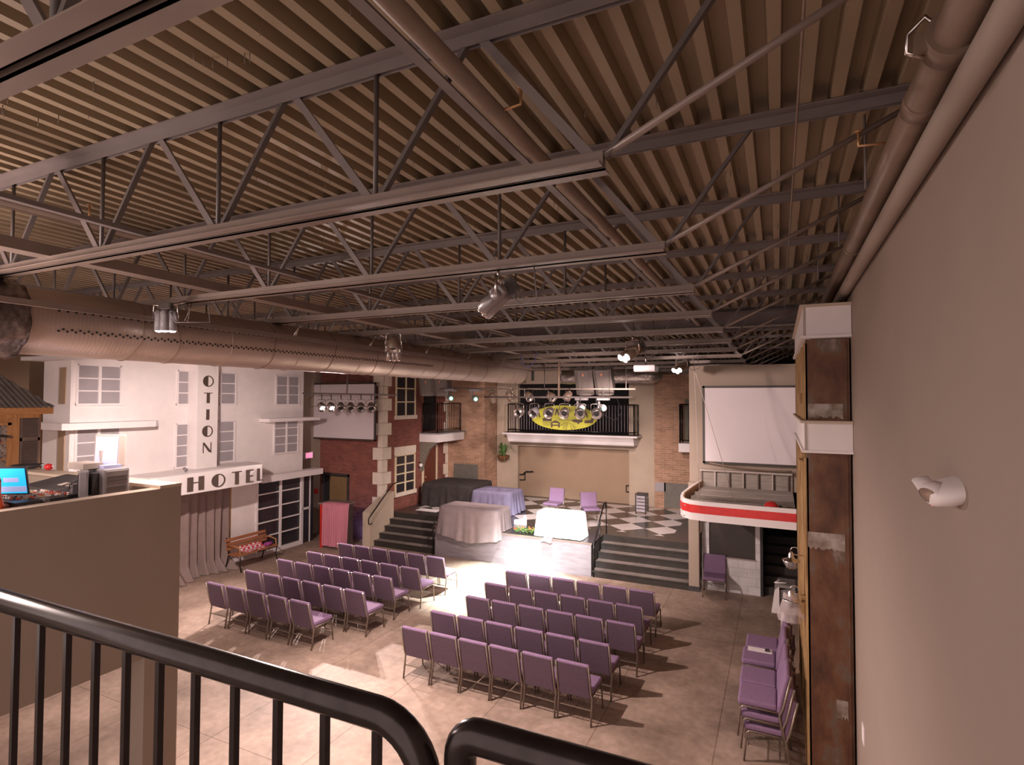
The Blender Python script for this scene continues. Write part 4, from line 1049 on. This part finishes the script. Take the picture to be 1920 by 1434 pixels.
P = [[hc+fd*(.10+.085*i/3)+sd*(.085*(1-.3*(i/3)**2)*(j/4-1))+Vector((0, 0, .0-.02*(i/3)-.012*abs(j/4-1))) for j in range(9)] for i in range(4)]
b.grid(P); b.grid([[p+Vector((0, 0, .012)) for p in row] for row in P]); b.build('cap', capm, t, norm=False)
b = MB(); b.ball(hc+fd*.108+Vector((0, 0, -.055)), .018, (.8, .8, 1.2), 8); b.build('nose', hand_skin, t)
for s_ in (-1, 1):
    b = MB(); b.ball(hc+fd*.088+sd*.033*s_+Vector((0, 0, -.035)), .011, n=8); b.build('eye', dk_pl, t)
    b = MB(); b.ball(hc+sd*.098*s_+Vector((0, 0, -.05)), .022, (.5, .8, 1.2), 8); b.build('ear', hand_skin, t)
b = MB(); b.ball(hc+fd*.088+Vector((0, 0, -.095)), .016, (1, 1, .35), 8); b.build('mouth', mat('lips', (.35, .10, .08), .5), t)
b = MB(); b.lathe([(.109, -.02), (.106, -.06), (.09, -.09)], hc-fd*.012, n=20); b.build('hair', hair_m, t)
for si, s_ in ((9, -1), (13, 1)):
    hp = Vector(tr(bodyv[si]))
    lens = (.045, .062, .068, .062, .05)
    vs, es, rs = [tuple(hp)], [], [.026]
    for f in range(5):
        side = (f-2)*.018
        d = fd if f else (fd*.5+sd*(-s_)*.9)
        base = hp+sd*side+fd*.035 if f else hp+sd*(-s_)*.03
        i0 = len(vs); vs += [tuple(base), tuple(base+d*lens[f]*.55), tuple(base+d*lens[f]+Vector((0, 0, -.022)))]
        es += [(0, i0), (i0, i0+1), (i0+1, i0+2)]; rs += [.011, .0095, .008]
    skin_mesh('hand', vs, es, rs, hand_skin, t)

# ================================================================ STAGE LIGHTING
def par(c, d, r=.10, L=.24, yoke_top=None, lab='', m=None, lit=False, col=None, group=None, nm='par_can'):
    yoke_top = yoke_top+.0 if yoke_top else None
    c, d = Vector(c), Vector(d).normalized(); m = m or foil_d
    t = thing(nm, lab, 'stage light', tuple(c), group)
    b = MB(); b.lathe([(0, -L*.55), (r*.45, -L*.55), (r*.75, -L*.40), (r*.95, -L*.05), (r, L*.45), (r*.9, L*.45), (r*.88, L*.30)], c, d, 18); b.build('can', m, t)
    b = MB(); b.lathe([(0, L*.30), (r*.45, L*.30), (r*.5, L*.28)], c, d, 18); b.build('lens', (col or lamp_on) if lit else black_m, t)
    b = MB(); b.lathe([(r*.48, L*.20), (r*.7, L*.32), (r*.88, L*.42)], c, d, 18); b.build('reflector', foil_m if not lit else chrome, t)
    b = MB(); b.lathe([(r*.9, L*.45), (r*1.03, L*.46), (r*1.03, L*.42), (r*.98, L*.40)], c, d, 18); b.build('front_ring', chrome, t)
    sdv = d.cross(Vector((0, 0, 1))); sdv = sdv.normalized() if sdv.length > .05 else Vector((1, 0, 0))
    top = c+Vector((0, 0, r*1.75))
    MB().tube([c-sdv*r*1.08, top-sdv*r*1.08-Vector((0, 0, .02)), top-sdv*r*.8, top+sdv*r*.8, top+sdv*r*1.08-Vector((0, 0, .02)), c+sdv*r*1.08], .010, 6).build('yoke', chrome, t)
    if yoke_top:
        MB().tube([top, Vector((top.x, top.y, yoke_top))], .014, 8).build('clamp', dk_pl, t)
    return t
# left bar
t = thing('lighting_bar', 'steel lighting bar hung below the duct in front of the left screen', 'lighting bar', (-11.4, 13, 4.72), 'lighting bars')
MB().tube([(-13.3, 13, 4.755), (-9.72, 13, 4.69)], .024, 10).build('bar', steel_m, t)
MB().tube([(-11.55, 13, 4.72), (-11.55, 13.03, 5.53)], .02, 8).build('drop_pipe', steel_m, t)
for x in (-12.6, -10.2): MB().tube([(x, 13, 4.72), (x, 13.04, 5.52)], .004, 5).build('safety_wire', black_m, t)
MB().tube([(-12.8, 13, 4.73), (-13.05, 13, 4.55), (-13.0, 13, 4.33), (-12.75, 13, 4.35), (-12.6, 13, 4.45)], .007, 5).build('loose_cable', black_m, t)
for i in range(6):
    x = -12.53+.378*i
    tip = (.75, -.35, -.6) if i < 2 else (.55, -.55, -.6)
    par((x, 13.0, 4.35), tip, .118, .27, 4.74, ['leftmost', 'second', 'third', 'fourth', 'fifth', 'rightmost'][i]+' of six silver cans on the left lighting bar', foil_m, i < 2, None, 'cans on the left bar')
# centre bar
t = thing('lighting_bar', 'steel lighting bar hung in front of the yellow oval sign', 'lighting bar', (-5, 13, 4.64), 'lighting bars')
MB().tube([(-6.94, 13, 4.64), (-3.04, 13, 4.64)], .024, 10).build('bar', steel_m, t)
MB().tube([(-4.87, 13, 4.64), (-4.87, 13, 5.52)], .03, 8).build('drop_pipe', pipe_m, t)
for x in (-6.05, -3.6): MB().tube([(x, 13, 4.64), (x, 13, 5.5)], .005, 5).build('safety_wire', black_m, t)
MB().tube([(-3.95, 13, 4.6), (-3.7, 13, 4.2), (-3.45, 13, 4.1), (-3.3, 13, 4.3), (-3.42, 13, 4.62)], .008, 5).build('loose_cable', black_m, t)
for i in range(6):
    x = -5.92+.40*i
    par((x, 13.0, 4.27), (.15*(i-2), -.85, -.35-.1*(i % 2)), .12, .26, 4.66, ['leftmost', 'second', 'third', 'fourth', 'fifth', 'rightmost'][i]+' of six silver cans on the centre lighting bar', foil_m if i != 1 else grey_pl, False, None, 'cans on the centre bar')
# rear bar
t = thing('lighting_bar', 'long rear lighting bar above the stage holding moving heads', 'lighting bar', (-6.5, 15, 4.9), 'lighting bars')
MB().tube([(-9.35, 14.61, 4.90), (-3.35, 14.61, 4.86)], .024, 10).build('bar', steel_l, t)
for x in (-9.1, -5.9, -3.6): MB().tube([(x, 14.61, 4.88), (x, 14.61, 5.51)], .012, 6).build('drop_rod', steel_m, t)
for i, (x, z) in enumerate(((-8.95, 4.62), (-8.10, 4.60), (-4.82, 4.36), (-4.22, 4.36))):
    zz = z+.20
    t = thing('moving_head', ['leftmost', 'second', 'third', 'rightmost'][i]+' moving head light with a green beam above the stage', 'stage light', (x, 14.61, z), 'green moving heads')
    b = MB(); b.rbox(x-.16, x+.16, 14.49, 14.73, zz, zz+.09, .02, 2); b.build('base', grey_pl, t)
    MB().tube([(x, 14.61, zz+.08), (x, 14.61, 4.91)], .015, 8).build('clamp', dk_pl, t)
    b = MB(); b.bar((x-.11, 14.61, zz), (x-.11, 14.61, z-.02), .05, .03, (0, 1, 0)); b.build('arm', grey_pl, t)
    d = (Vector((0, 0, 4.3))-Vector((x, 14.61, z))).normalized()+Vector((.12, 0, -.12)); d.normalize()
    b = MB(); b.lathe([(0, -.14), (.07, -.13), (.095, -.05), (.095, .06), (.07, .12), (0, .12)], (x, 14.61, z), d, 18); b.build('head', grey_pl, t)
    b = MB(); b.lathe([(0, .122), (.05, .122), (.05, .10)], (x, 14.61, z), d, 14); b.build('lens', green_on, t)
for i, (x, z, d) in enumerate(((-7.72, 4.62, (.1, .3, -.9)), (-7.15, 4.68, (.3, .5, -.7)), (-6.55, 4.68, (.5, -.4, -.5)), (-5.85, 4.66, (.7, -.2, -.5)), (-5.35, 4.68, (-.3, -.3, -.6)))):
    par((x*.975, 14.62, z), d, .12, .26, 4.90, ['leftmost', 'second', 'third', 'fourth', 'rightmost'][i]+' dark flood can tilted on the rear lighting bar', pipe_m, False, None, 'flood cans on the rear bar')
# speakers
def speaker(x, y, z, tilt, yaw, lab, w=.5, h=.76, m=spk_m):
    t = thing('hanging_speaker', lab, 'loudspeaker', (x, y, z), 'hanging loudspeakers')
    M = Matrix.Translation((x, y, z)) @ Matrix.Rotation(yaw, 4, 'Z') @ Matrix.Rotation(tilt, 4, 'X')
    b = MB(); P = []
    for zz in (-h/2, h/2):
        P.append([M @ Vector(q) for q in [(-w/2, 0, zz), (-w*.3, -.06, zz), (w*.3, -.06, zz), (w/2, 0, zz), (w*.34, .52, zz), (-w*.34, .52, zz)]])
    V = b.grid(P, smooth=False, close=True); b.bm.faces.new(V[0][::-1]); b.bm.faces.new(V[1]); b.build('cabinet', m, t)
    b = MB(); P = [[M @ Vector((-w/2*.94+w*.94*i/8, -.012-.055*math.sin(PI*i/8), zz)) for i in range(9)] for zz in (-h/2+.02, h/2-.02)]
    b.grid(P); b.build('grille', m, t)
    b = MB(); v = b.box(-.02, .02, -.08, -.068, h/2-.16, h/2-.09)
    for q in v: q.co = M @ q.co
    b.build('badge', mat('orange_badge', (.7, .25, .15), .5) if 'orange_badge' not in MATS else MATS['orange_badge'], t)
    p = M @ Vector((0, .2, h/2-.02)); jy = 14.61 if y < 15.2 else 16.13; MB().tube([p, (p.x, jy, zbot(jy)+.03)], .008, 6).build('hanging_cable', black_m, t)
speaker(-4.87, 15.0, 5.06, math.radians(27), .1, 'left of two big grey speakers hung over the stage')
speaker(-4.33, 15.0, 5.06, math.radians(27), .0, 'right of two big grey speakers hung over the stage')
speaker(-10.35, 15.4, 4.98, math.radians(14), .25, 'left grey speaker half hidden behind the duct end', .5, .6)
speaker(-9.82, 15.4, 4.98, math.radians(14), .15, 'right grey speaker half hidden behind the duct end', .5, .6)
# projector
t = thing('projector', 'pale projector hanging from a short pole right of the speakers', 'projector', (-2.43, 11.57, 5.2))
b = MB(); b.rbox(-2.66, -2.22, 11.4, 11.75, 5.17, 5.29, .02, 2); b.build('case', grey_pl, t)
box(-2.65, -2.23, 11.41, 11.74, 5.16, 5.17).build('underside', proj_lit, t)
MB().tube([(-2.44, 11.57, 5.28), (-2.44, 11.57, 5.56)], .018, 8).build('pole', chrome, t)
b = MB(); b.lathe([(.03, 0), (.035, -.03), (0, -.03)], (-2.32, 11.4, 5.23), (0, -1, 0), 12); b.build('lens', darkpane, t)
# joist-mounted floods
def flood(c, aim, s, lab, lit, joist_y, m=grey_pl):
    c = Vector(c); d = (Vector(aim)-c).normalized()
    t = thing('theatre_spotlight', lab, 'stage light', tuple(c), 'spotlights clamped to the joists')
    M = d.to_track_quat('-Y', 'Z').to_matrix().to_4x4(); M.translation = c
    # barrels along local -Y
    for q, (sx, sz) in enumerate(((-.085, .0), (0, -.035), (.085, .0))):
        c0 = M @ Vector((sx*s, 0, sz*s))
        b = MB(); b.lathe([(0, -.10*s), (.045*s, -.10*s), (.05*s, -.02*s), (.058*s, .06*s), (.062*s, .19*s), (.056*s, .19*s), (.05*s, .15*s)], c0, d, 16); h = b.build('lamp_barrel', m, t)
        b = MB(); b.lathe([(0, .212*s), (.035*s, .206*s), (.053*s, .188*s), (.053*s, .16*s)], c0, d, 16); b.build('lamp_lens', lamp_on if lit else chrome, h)
    b = MB(); b.rbox(-.145*s, .145*s, -.03*s, .09*s, -.04*s, .075*s, .02*s, 2, M); b.build('body', m, t)
    for sx in (-1, 1):
        b = MB(); b.lathe([(0, 0), (.05*s, 0), (.05*s, .015*s), (0, .02*s)], M @ Vector((sx*.14*s, 0, 0)), (M.to_3x3() @ Vector((sx, 0, 0))), 14); b.build('side_knob', m, t)
    b = MB()
    for k in range(7): b.rbox(-.085*s, .085*s, (.12+.014*k)*s, (.126+.014*k)*s, -.08*s, .08*s, .002, 1, M)
    b.rbox(-.05*s, .05*s, .11*s, .20*s, -.05*s, .05*s, .004, 1, M)
    b.build('cooling_fins', spk_m, t)
    x = M @ Vector((-.155*s, 0, 0)); y_ = M @ Vector((.155*s, 0, 0)); top = Vector((c.x, c.y, c.z+.17*s))
    MB().tube([x, (x.x, x.y, top.z), (y_.x, y_.y, top.z), y_], .014*s, 8).build('yoke', chrome, t)
    MB().tube([top, (c.x, joist_y, zbot(joist_y)+.02)], .012, 8).build('clamp', chrome, t)
    MB().tube([(c.x+.1*s, c.y, c.z+.05), (c.x+.22*s, c.y, c.z-.08*s), (c.x+.38*s, joist_y, c.z-.04*s), (c.x+.35*s, joist_y, zbot(joist_y))], .006, 6).build('power_cable', grey_pl, t)
flood((-2.0, 3.97, 5.40), (-3.9, 3.3, 3.7), .88, 'large silver spotlight clamped to a joist, nearest the camera', False, 3.97, mat('silver_lamp_body', (.36, .32, .33), .35, metal=.6))
flood((-5.66, 3.68, 5.42), (-5.75, 3.8, 0), .72, 'lit triple flood hanging in front of the duct at the left', True, 3.97)
flood((-5.62, 7.4, 5.38), (-5.5, 7.2, 0), .85, 'silver flood hanging in front of the middle of the duct', False, 7.01, foil_m)
flood((-7.17, 14.61, 5.33), (-7.3, 14.4, 0), .9, 'lit flood above the duct end', True, 14.61)
flood((-2.0, 8.53, 5.32), (-3.6, 6.6, 3.9), 1.0, 'lit spotlight over the right seating block', True, 8.53, pipe_m)
flood((-1.96, 13.09, 5.33), (-3.2, 11.0, 4.1), 1.0, 'lit spotlight beside the top of the right screen wall', True, 13.09, pipe_m)
par((-5.3, 6.98, 5.42), (.2, -.3, -.9), .10, .22, 5.56, 'small dark can clamped to a joist above the duct', pipe_m)
tag(MB().tube([(-4.55, 10.0, 5.5), (-4.5, 10.0, 5.28), (-4.38, 10.0, 5.20), (-4.25, 10.0, 5.3), (-4.2, 10.0, 5.5)], .007, 6).build('blue_cable', mat('blue_cable', (.15, .15, .5), .5)), 'blue cable loop hanging below the joists in the middle', 'cable')

# ================================================================ DRAPED THINGS
def drape(name, lab, cat, x0, x1, y0, y1, zt, zb, m, seed=0, amp=.05, hem=.05, flare=.08, sag=.02, zfun=None, zbase=.87):
    t = thing(name, lab, cat, ((x0+x1)/2, (y0+y1)/2, zbase))
    cx, cy, hx, hy = (x0+x1)/2, (y0+y1)/2, (x1-x0)/2, (y1-y0)/2; n = 120; b = MB(); P = []
    def rr(a, s, ex):
        ca, sa = math.cos(a), math.sin(a); k = (abs(ca)**14+abs(sa)**14)**(-1/14)
        return (cx+ca*k*(hx*s+ex), cy+sa*k*(hy*s+ex))
    rnd = random.Random(seed); ph = [rnd.uniform(0, 6) for _ in range(6)]
    for s in (0.02, .35, .7, .93, 1.0):
        P.append([(*rr(2*PI*k/n, s, 0), zt-(0 if s < 1 else .02)-sag*math.sin(5*2*PI*k/n+ph[0])*(1-s)) for k in range(n)])
    J = 12
    for j in range(1, J+1):
        f = j/J; row = []
        for k in range(n):
            a = 2*PI*k/n
            rip = math.sin(a*19+ph[1]+.8*math.sin(a*5+ph[2]))*.6+math.sin(a*31+ph[3])*.4
            x, y = rr(a, 1, flare*f+.012+amp*f*rip)
            zz = zt-.02-(zt-zb-.02)*f+hem*f*math.sin(a*3+ph[4])
            if zfun: zz = zfun(x, y, zz, f)
            row.append((x, y, zz))
        P.append(row)
    V = b.grid(P, close=True); b.bm.faces.new(V[0][::-1]); b.build('cloth', m, t)
    return t
def clampz(z0): return lambda x, y, z, f: max(z, z0)
c1 = drape('covered_keyboard', 'large shape under a mauve grey dust cloth at the stage edge', 'covered object', -8.95, -7.05, 14.0, 14.85, 1.50, .62, gcloth, 1, .035, .08, .06, zfun=lambda x, y, z, f: z if y < 14.12 else max(z, .88))
box(-8.85, -7.15, 14.25, 14.8, .87, 1.45).build('inner_case', kcloth, c1)
c2 = drape('covered_table', 'table fully covered by a bright white cloth on the stage', 'covered table', -6.0, -4.78, 14.3, 14.85, 1.55, .88, wcloth, 2, .02, .01, .07, zfun=clampz(.885))
box(-5.92, -4.86, 14.36, 14.8, .87, 1.50).build('table_body', kcloth, c2)
c3 = drape('covered_piano', 'grand piano shape under a black cloth near the brick corner', 'covered object', -11.35, -9.35, 16.6, 18.2, 1.66, .88, kcloth, 3, .05, .02, .04, zfun=clampz(.885))
box(-11.2, -9.5, 16.8, 18.0, .87, 1.60).build('inner_case', black_m, c3)
c4 = drape('covered_drums', 'equipment under a blue grey cloth behind the mauve one', 'covered object', -9.15, -7.75, 16.3, 17.3, 1.60, .88, bcloth, 4, .05, .03, .08, .03, zfun=clampz(.885))
box(-9.0, -7.9, 16.4, 17.2, .87, 1.52).build('inner_case', black_m, c4)
# flowers, fence piece, cloth scrap
t = thing('flower_tray', 'low tray of yellow and red flowers at the stage edge', 'flowers', (-6.4, 14.5, .87))
rnd = random.Random(4)
b = MB()
for k in range(60): b.ball((-6.75+.62*rnd.random(), 14.35+.35*rnd.random(), .90+.06*rnd.random()), .025+.02*rnd.random(), (1, 1, .5), 6)
b.build('foliage', leaf_m, t)
for col, nm in (((.75, .55, .1), 'yellow_flowers'), ((.6, .08, .06), 'red_flowers')):
    b = MB()
    for k in range(22): b.ball((-6.75+.62*rnd.random(), 14.35+.35*rnd.random(), .95+.05*rnd.random()), .02, (1, 1, .6), 6)
    b.build(nm, mat(nm, col, .6), t)
t = thing('white_stand', 'small white cutout stand beside the mauve cloth', 'stand', (-6.95, 15.3, .87))
b = MB(); b.prism([(-7.15, .87), (-6.75, .87), (-6.75, 1.12), (-6.82, 1.16), (-6.88, 1.05), (-7.15, 1.0)], 1, 15.3, 15.34); b.build('board', white_p, t)
tag(drape('grey_rag', 'grey rag draped over the stage edge near the white table', 'rag', -5.75, -5.5, 14.02, 14.3, .885, .80, gcloth, 8, .02, .02, .02), 'grey rag draped over the stage edge near the white table', 'rag')
tag(box(-11.0, -10.2, 15.75, 16.1, .872, .88).build('paper_sheet', white_p), 'pale flat sheet lying on the stage near the left steps', 'sheet')
# plastic drawer cart
t = thing('drawer_cart', 'black drawer cart with clear drawers at the back of the stage', 'cart', (-4.07, 18.6, .87))
b = MB()
for x in (-4.23, -3.91):
    for y in (18.4, 18.75): b.box(x-.015, x+.015, y-.015, y+.015, .92, 1.50)
b.box(-4.25, -3.89, 18.38, 18.77, 1.49, 1.52); b.build('frame', dk_pl, t)
for k in range(5): box(-4.21, -3.93, 18.39, 18.72, .95+.108*k, 1.03+.108*k).build('drawer', mat('clear_drawer', (.42, .38, .42), .3) if k == 0 else MATS['clear_drawer'], t)
for x in (-4.22, -3.92): MB().ball((x, 18.42, .895), .022, n=8).build('caster', black_m, t)
# fern
t = thing('hanging_fern', 'green fern in a half-round basket on the tan back wall', 'plant', (-9.65, 19.7, 2.3))
b = MB(); b.lathe([(.24, 0), (.22, -.09), (.14, -.18), (0, -.22)], (-9.6, 19.55, 2.42), n=18); b.build('basket', pot_m, t)
b = MB(); rnd = random.Random(6)
for k in range(46):
    a = rnd.uniform(0, 2*PI); L = rnd.uniform(.26, .48); up = rnd.uniform(.10, .55)
    pts = []
    for i in range(7):
        f = i/6; pts.append(Vector((-9.6+math.cos(a)*L*f, min(19.77, 19.6+math.sin(a)*L*f*.6), 2.42+up*math.sin(f*2.2)-.30*f*f*(1-up))))
    for i in range(6):
        d = (pts[i+1]-pts[i]); sdv = d.cross(Vector((0, 0, 1))).normalized()*(.035*(1-i/7))
        v = [b.bm.verts.new(q) for q in (pts[i]-sdv, pts[i]+sdv, pts[i+1]+sdv*.8, pts[i+1]-sdv*.8)]; b.bm.faces.new(v)
b.build('fronds', leaf_m, t, norm=False)
# podium with pink cloth
t = thing('podium', 'wooden podium with red edge half covered by pink cloth', 'podium', (-12.2, 13.5, 0))
box(-12.85, -12.05, 13.35, 13.9, 0, 1.32).build('cabinet', mat('podium_wood', (.10, .07, .06), .5), t)
box(-12.9, -12.0, 13.30, 13.95, 1.32, 1.37).build('top', mat('podium_top', (.20, .15, .13), .5), t)
box(-12.86, -12.76, 13.33, 13.35, 0, 1.32).build('red_edge', red_l, t)
box(-12.87, -12.85, 13.55, 13.75, .95, 1.1).build('handle_plate', dk_pl, t)
t = thing('pink_cloth', 'pink pleated cloth draped over the front of the podium', 'cloth', (-12.3, 13.3, .05))
b = MB(); P = []
for j in range(16):
    f = j/15; row = []
    for k in range(60):
        u = k/59; x = -12.72+.85*u
        y = 13.28-.012*math.sin(u*70)-.02*f*math.sin(u*17+1); z = 1.385-1.3*f
        if j == 0: y = 13.6; z = 1.378
        if j == 1: y = 13.30; z = 1.383
        if u > .86 and j: x = -12.72+.85*.86+.13*(u-.86)/.14*(1-.6*f); y += .22*(u-.86)/.14
        row.append((x, y, z))
    P.append(row)
b.grid(P); b.build('cloth_sheet', pcloth, t, norm=False)

# ================================================================ CHAIRS
def make_chair(label):
    t = thing('stacking_chair', label, 'chair')
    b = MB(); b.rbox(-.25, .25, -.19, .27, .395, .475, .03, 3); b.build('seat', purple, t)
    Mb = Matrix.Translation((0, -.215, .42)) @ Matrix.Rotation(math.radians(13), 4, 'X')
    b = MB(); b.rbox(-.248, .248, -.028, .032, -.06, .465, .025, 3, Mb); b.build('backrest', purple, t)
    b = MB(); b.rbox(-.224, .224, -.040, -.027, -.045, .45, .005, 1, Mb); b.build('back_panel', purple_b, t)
    for s in (-1, 1):
        MB().tube([(s*.252, -.27, 0), (s*.252, -.215, .36), (s*.248, -.258, .46), (s*.244, -.352, .86)], .0145, 8).build('rear_leg', chair_fr, t)
        MB().tube([(s*.25, .27, 0), (s*.25, .235, .36), (s*.246, .20, .39), (s*.25, -.19, .39)], .0125, 8).build('front_leg', chair_fr, t)
    b = MB(); b.box(-.22, .22, .20, .22, .385, .40); b.box(-.22, .22, -.19, -.17, .385, .40); b.box(-.24, -.22, -.19, .22, .383, .40); b.box(.22, .24, -.19, .22, .383, .40); b.build('seat_frame', chair_fr, t)
    b = MB()
    for k in range(13): x = -.21+.035*k; b.box(x-.003, x+.003, -.225, .22, .20, .206)
    b.box(-.25, .25, .215, .225, .20, .21); b.box(-.25, .25, -.23, -.218, .196, .21); b.build('book_rack', chair_fr, t)
    return t
ORDN = ['leftmost', 'second from left', 'third from left', 'fourth from left', 'fifth from left', 'rightmost']
ROWN = ['nearest row', 'second row from the camera', 'third row from the camera', 'fourth row from the camera', 'row next to the stage']
rowsR = [(-5.60, -2.90, 7.69), (-5.55, -2.83, 8.47), (-5.36, -2.65, 9.39), (-5.40, -2.70, 10.22), (-5.37, -2.68, 11.12)]
rowsL = [(-10.50, -8.22, 7.80), (-10.49, -7.71, 8.69), (-10.53, -7.75, 9.60), (-10.40, -7.62, 10.38), (-10.28, -7.58, 11.33)]
chair0 = None; rnd = random.Random(12)
for side, rows_ in (('right', rowsR), ('left', rowsL)):
    for r, (xa, xb, yt) in enumerate(rows_):
        n = 5 if (side == 'left' and r == 0) else 6
        for i in range(n):
            nm = ORDN[i] if n == 6 or i < 4 else 'rightmost'
            lab = 'purple padded chair, %s in the %s, %s seating block' % (nm, ROWN[r], side)
            loc = (xa+(xb-xa)*i/(n-1)+.235, yt+.325, 0); rz = rnd.uniform(-.02, .02)+(-.02 if side == 'right' else -.03)
            if chair0 is None:
                chair0 = make_chair(lab); chair0['group'] = 'purple chairs in rows'; chair0.location = loc; chair0.rotation_euler = (0, 0, rz)
            else: dup(chair0, loc, rz, lab, 'purple chairs in rows')
for x, y, rz, lab in ((-6.46, 16.75, PI-.05, 'purple chair on the stage behind the white table, left one'), (-5.15, 16.45, PI+.9-.4, 'purple chair on the stage by the right handrail'),):
    dup(chair0, (x, y, .87), rz, lab, 'purple chairs on the stage')
dup(chair0, (-1.40, 14.15, 0), PI+.05, 'single purple chair in front of the white booth hatch', 'lone purple chair')
for s, (x, y, n, nm) in enumerate(((-.17, 8.13, 3, 'stack nearest the camera'), (-.18, 8.66, 3, 'second stack from the camera'), (-.19, 9.34, 3, 'third stack, the one with the folder'), (-.16, 9.87, 3, 'farthest stack'))):
    for k in range(n):
        o = dup(chair0, (x-.035*k, y, .15*k), PI/2, 'purple chair, %s of the %s by the timber wall' % (['bottom', 'middle', 'top'][k], nm), 'stacked purple chairs')
t = thing('paper_folder', 'white paper folder on the seat of the third chair stack', 'folder', (-.3, 9.4, .775))
box(-.46, -.12, 9.42, 9.56, .776, .784).build('paper', white_p, t); box(-.22, -.16, 9.46, 9.52, .784, .81).build('clip', dk_pl, t)
t = thing('leaning_banner', 'blue white and red folded banner leaning behind the stacked chairs', 'banner', (.05, 10.4, 0))
for i, (c_, nm) in enumerate((((.6, .5, .5), 'white_panel'), ((.05, .12, .6), 'blue_panel'), ((.5, .05, .08), 'red_panel'))):
    b = MB(); b.bar((.0+.03*i, 10.4, .0), (.03+.03*i, 10.45, 1.08-.1*i), .05, .015, (0, 1, 0)); b.build(nm, mat(nm, c_, .5), t)

# ================================================================ FOREGROUND RAILING
RZ, RY, RR = 4.15, .66, .0225
t = thing('balcony_railing', 'glossy black balcony railing with vertical bars in the foreground', 'railing', (-1.2, RY, 3.0))
pts = [(-4.0, RY, RZ), (-.525, RY, RZ)]+[(-.525+.085*math.sin(a), RY, RZ-.085+.085*math.cos(a)) for a in (PI/2*k/8 for k in range(1, 9))]+[(-.44, RY, 3.0)]
MB().tube(pts, RR, 20).build('top_rail', rail_m, t)
MB().tube([(-4.0, RY, 3.10), (-.44, RY, 3.10)], .012, 8).build('bottom_rail', rail_m, t)
x = -.524
while x > -4.0:
    b = MB(); b.box(x-.0055, x+.0055, RY-.0055, RY+.0055, 3.1, RZ-.015); b.build('baluster', rail_m, t); x -= .0975
t = thing('gate_railing', 'glossy black railing section to the right of the gap', 'railing', (-.3, RY+.02, 3.0))
GY = RY+.02
pts = [(-.398, GY, 3.0), (-.398, GY, 4.115)]+[(-.368-.03*math.cos(a), GY, 4.115+.03*math.sin(a)) for a in (PI/2*k/6 for k in range(1, 7))]+[(-.30, GY, 4.145), (.70, GY, 4.145)]
MB().tube(pts, RR, 20).build('top_rail', rail_m, t)
MB().tube([(-.34, GY, 4.06), (.70, GY, 4.06)], .010, 8).build('lower_rail', rail_m, t)
x = -.26
while x < .7:
    b = MB(); b.box(x-.0055, x+.0055, GY-.0055, GY+.0055, 3.0, 4.06); b.build('baluster', rail_m, t); x += .0975
rail_on([(-.60, 5.0, 0), (-.60, 5.0, 1.08), (-.585, 5.0, 1.21), (-.55, 5.0, 1.24), (-.52, 5.0, 1.2), (-.515, 5.0, 1.0), (-.515, 4.3, .9)], [[(-.515, 4.3, .9), (-.515, 4.3, 0)]], 'small bent black handrail end rising at the bottom of the picture', .022)
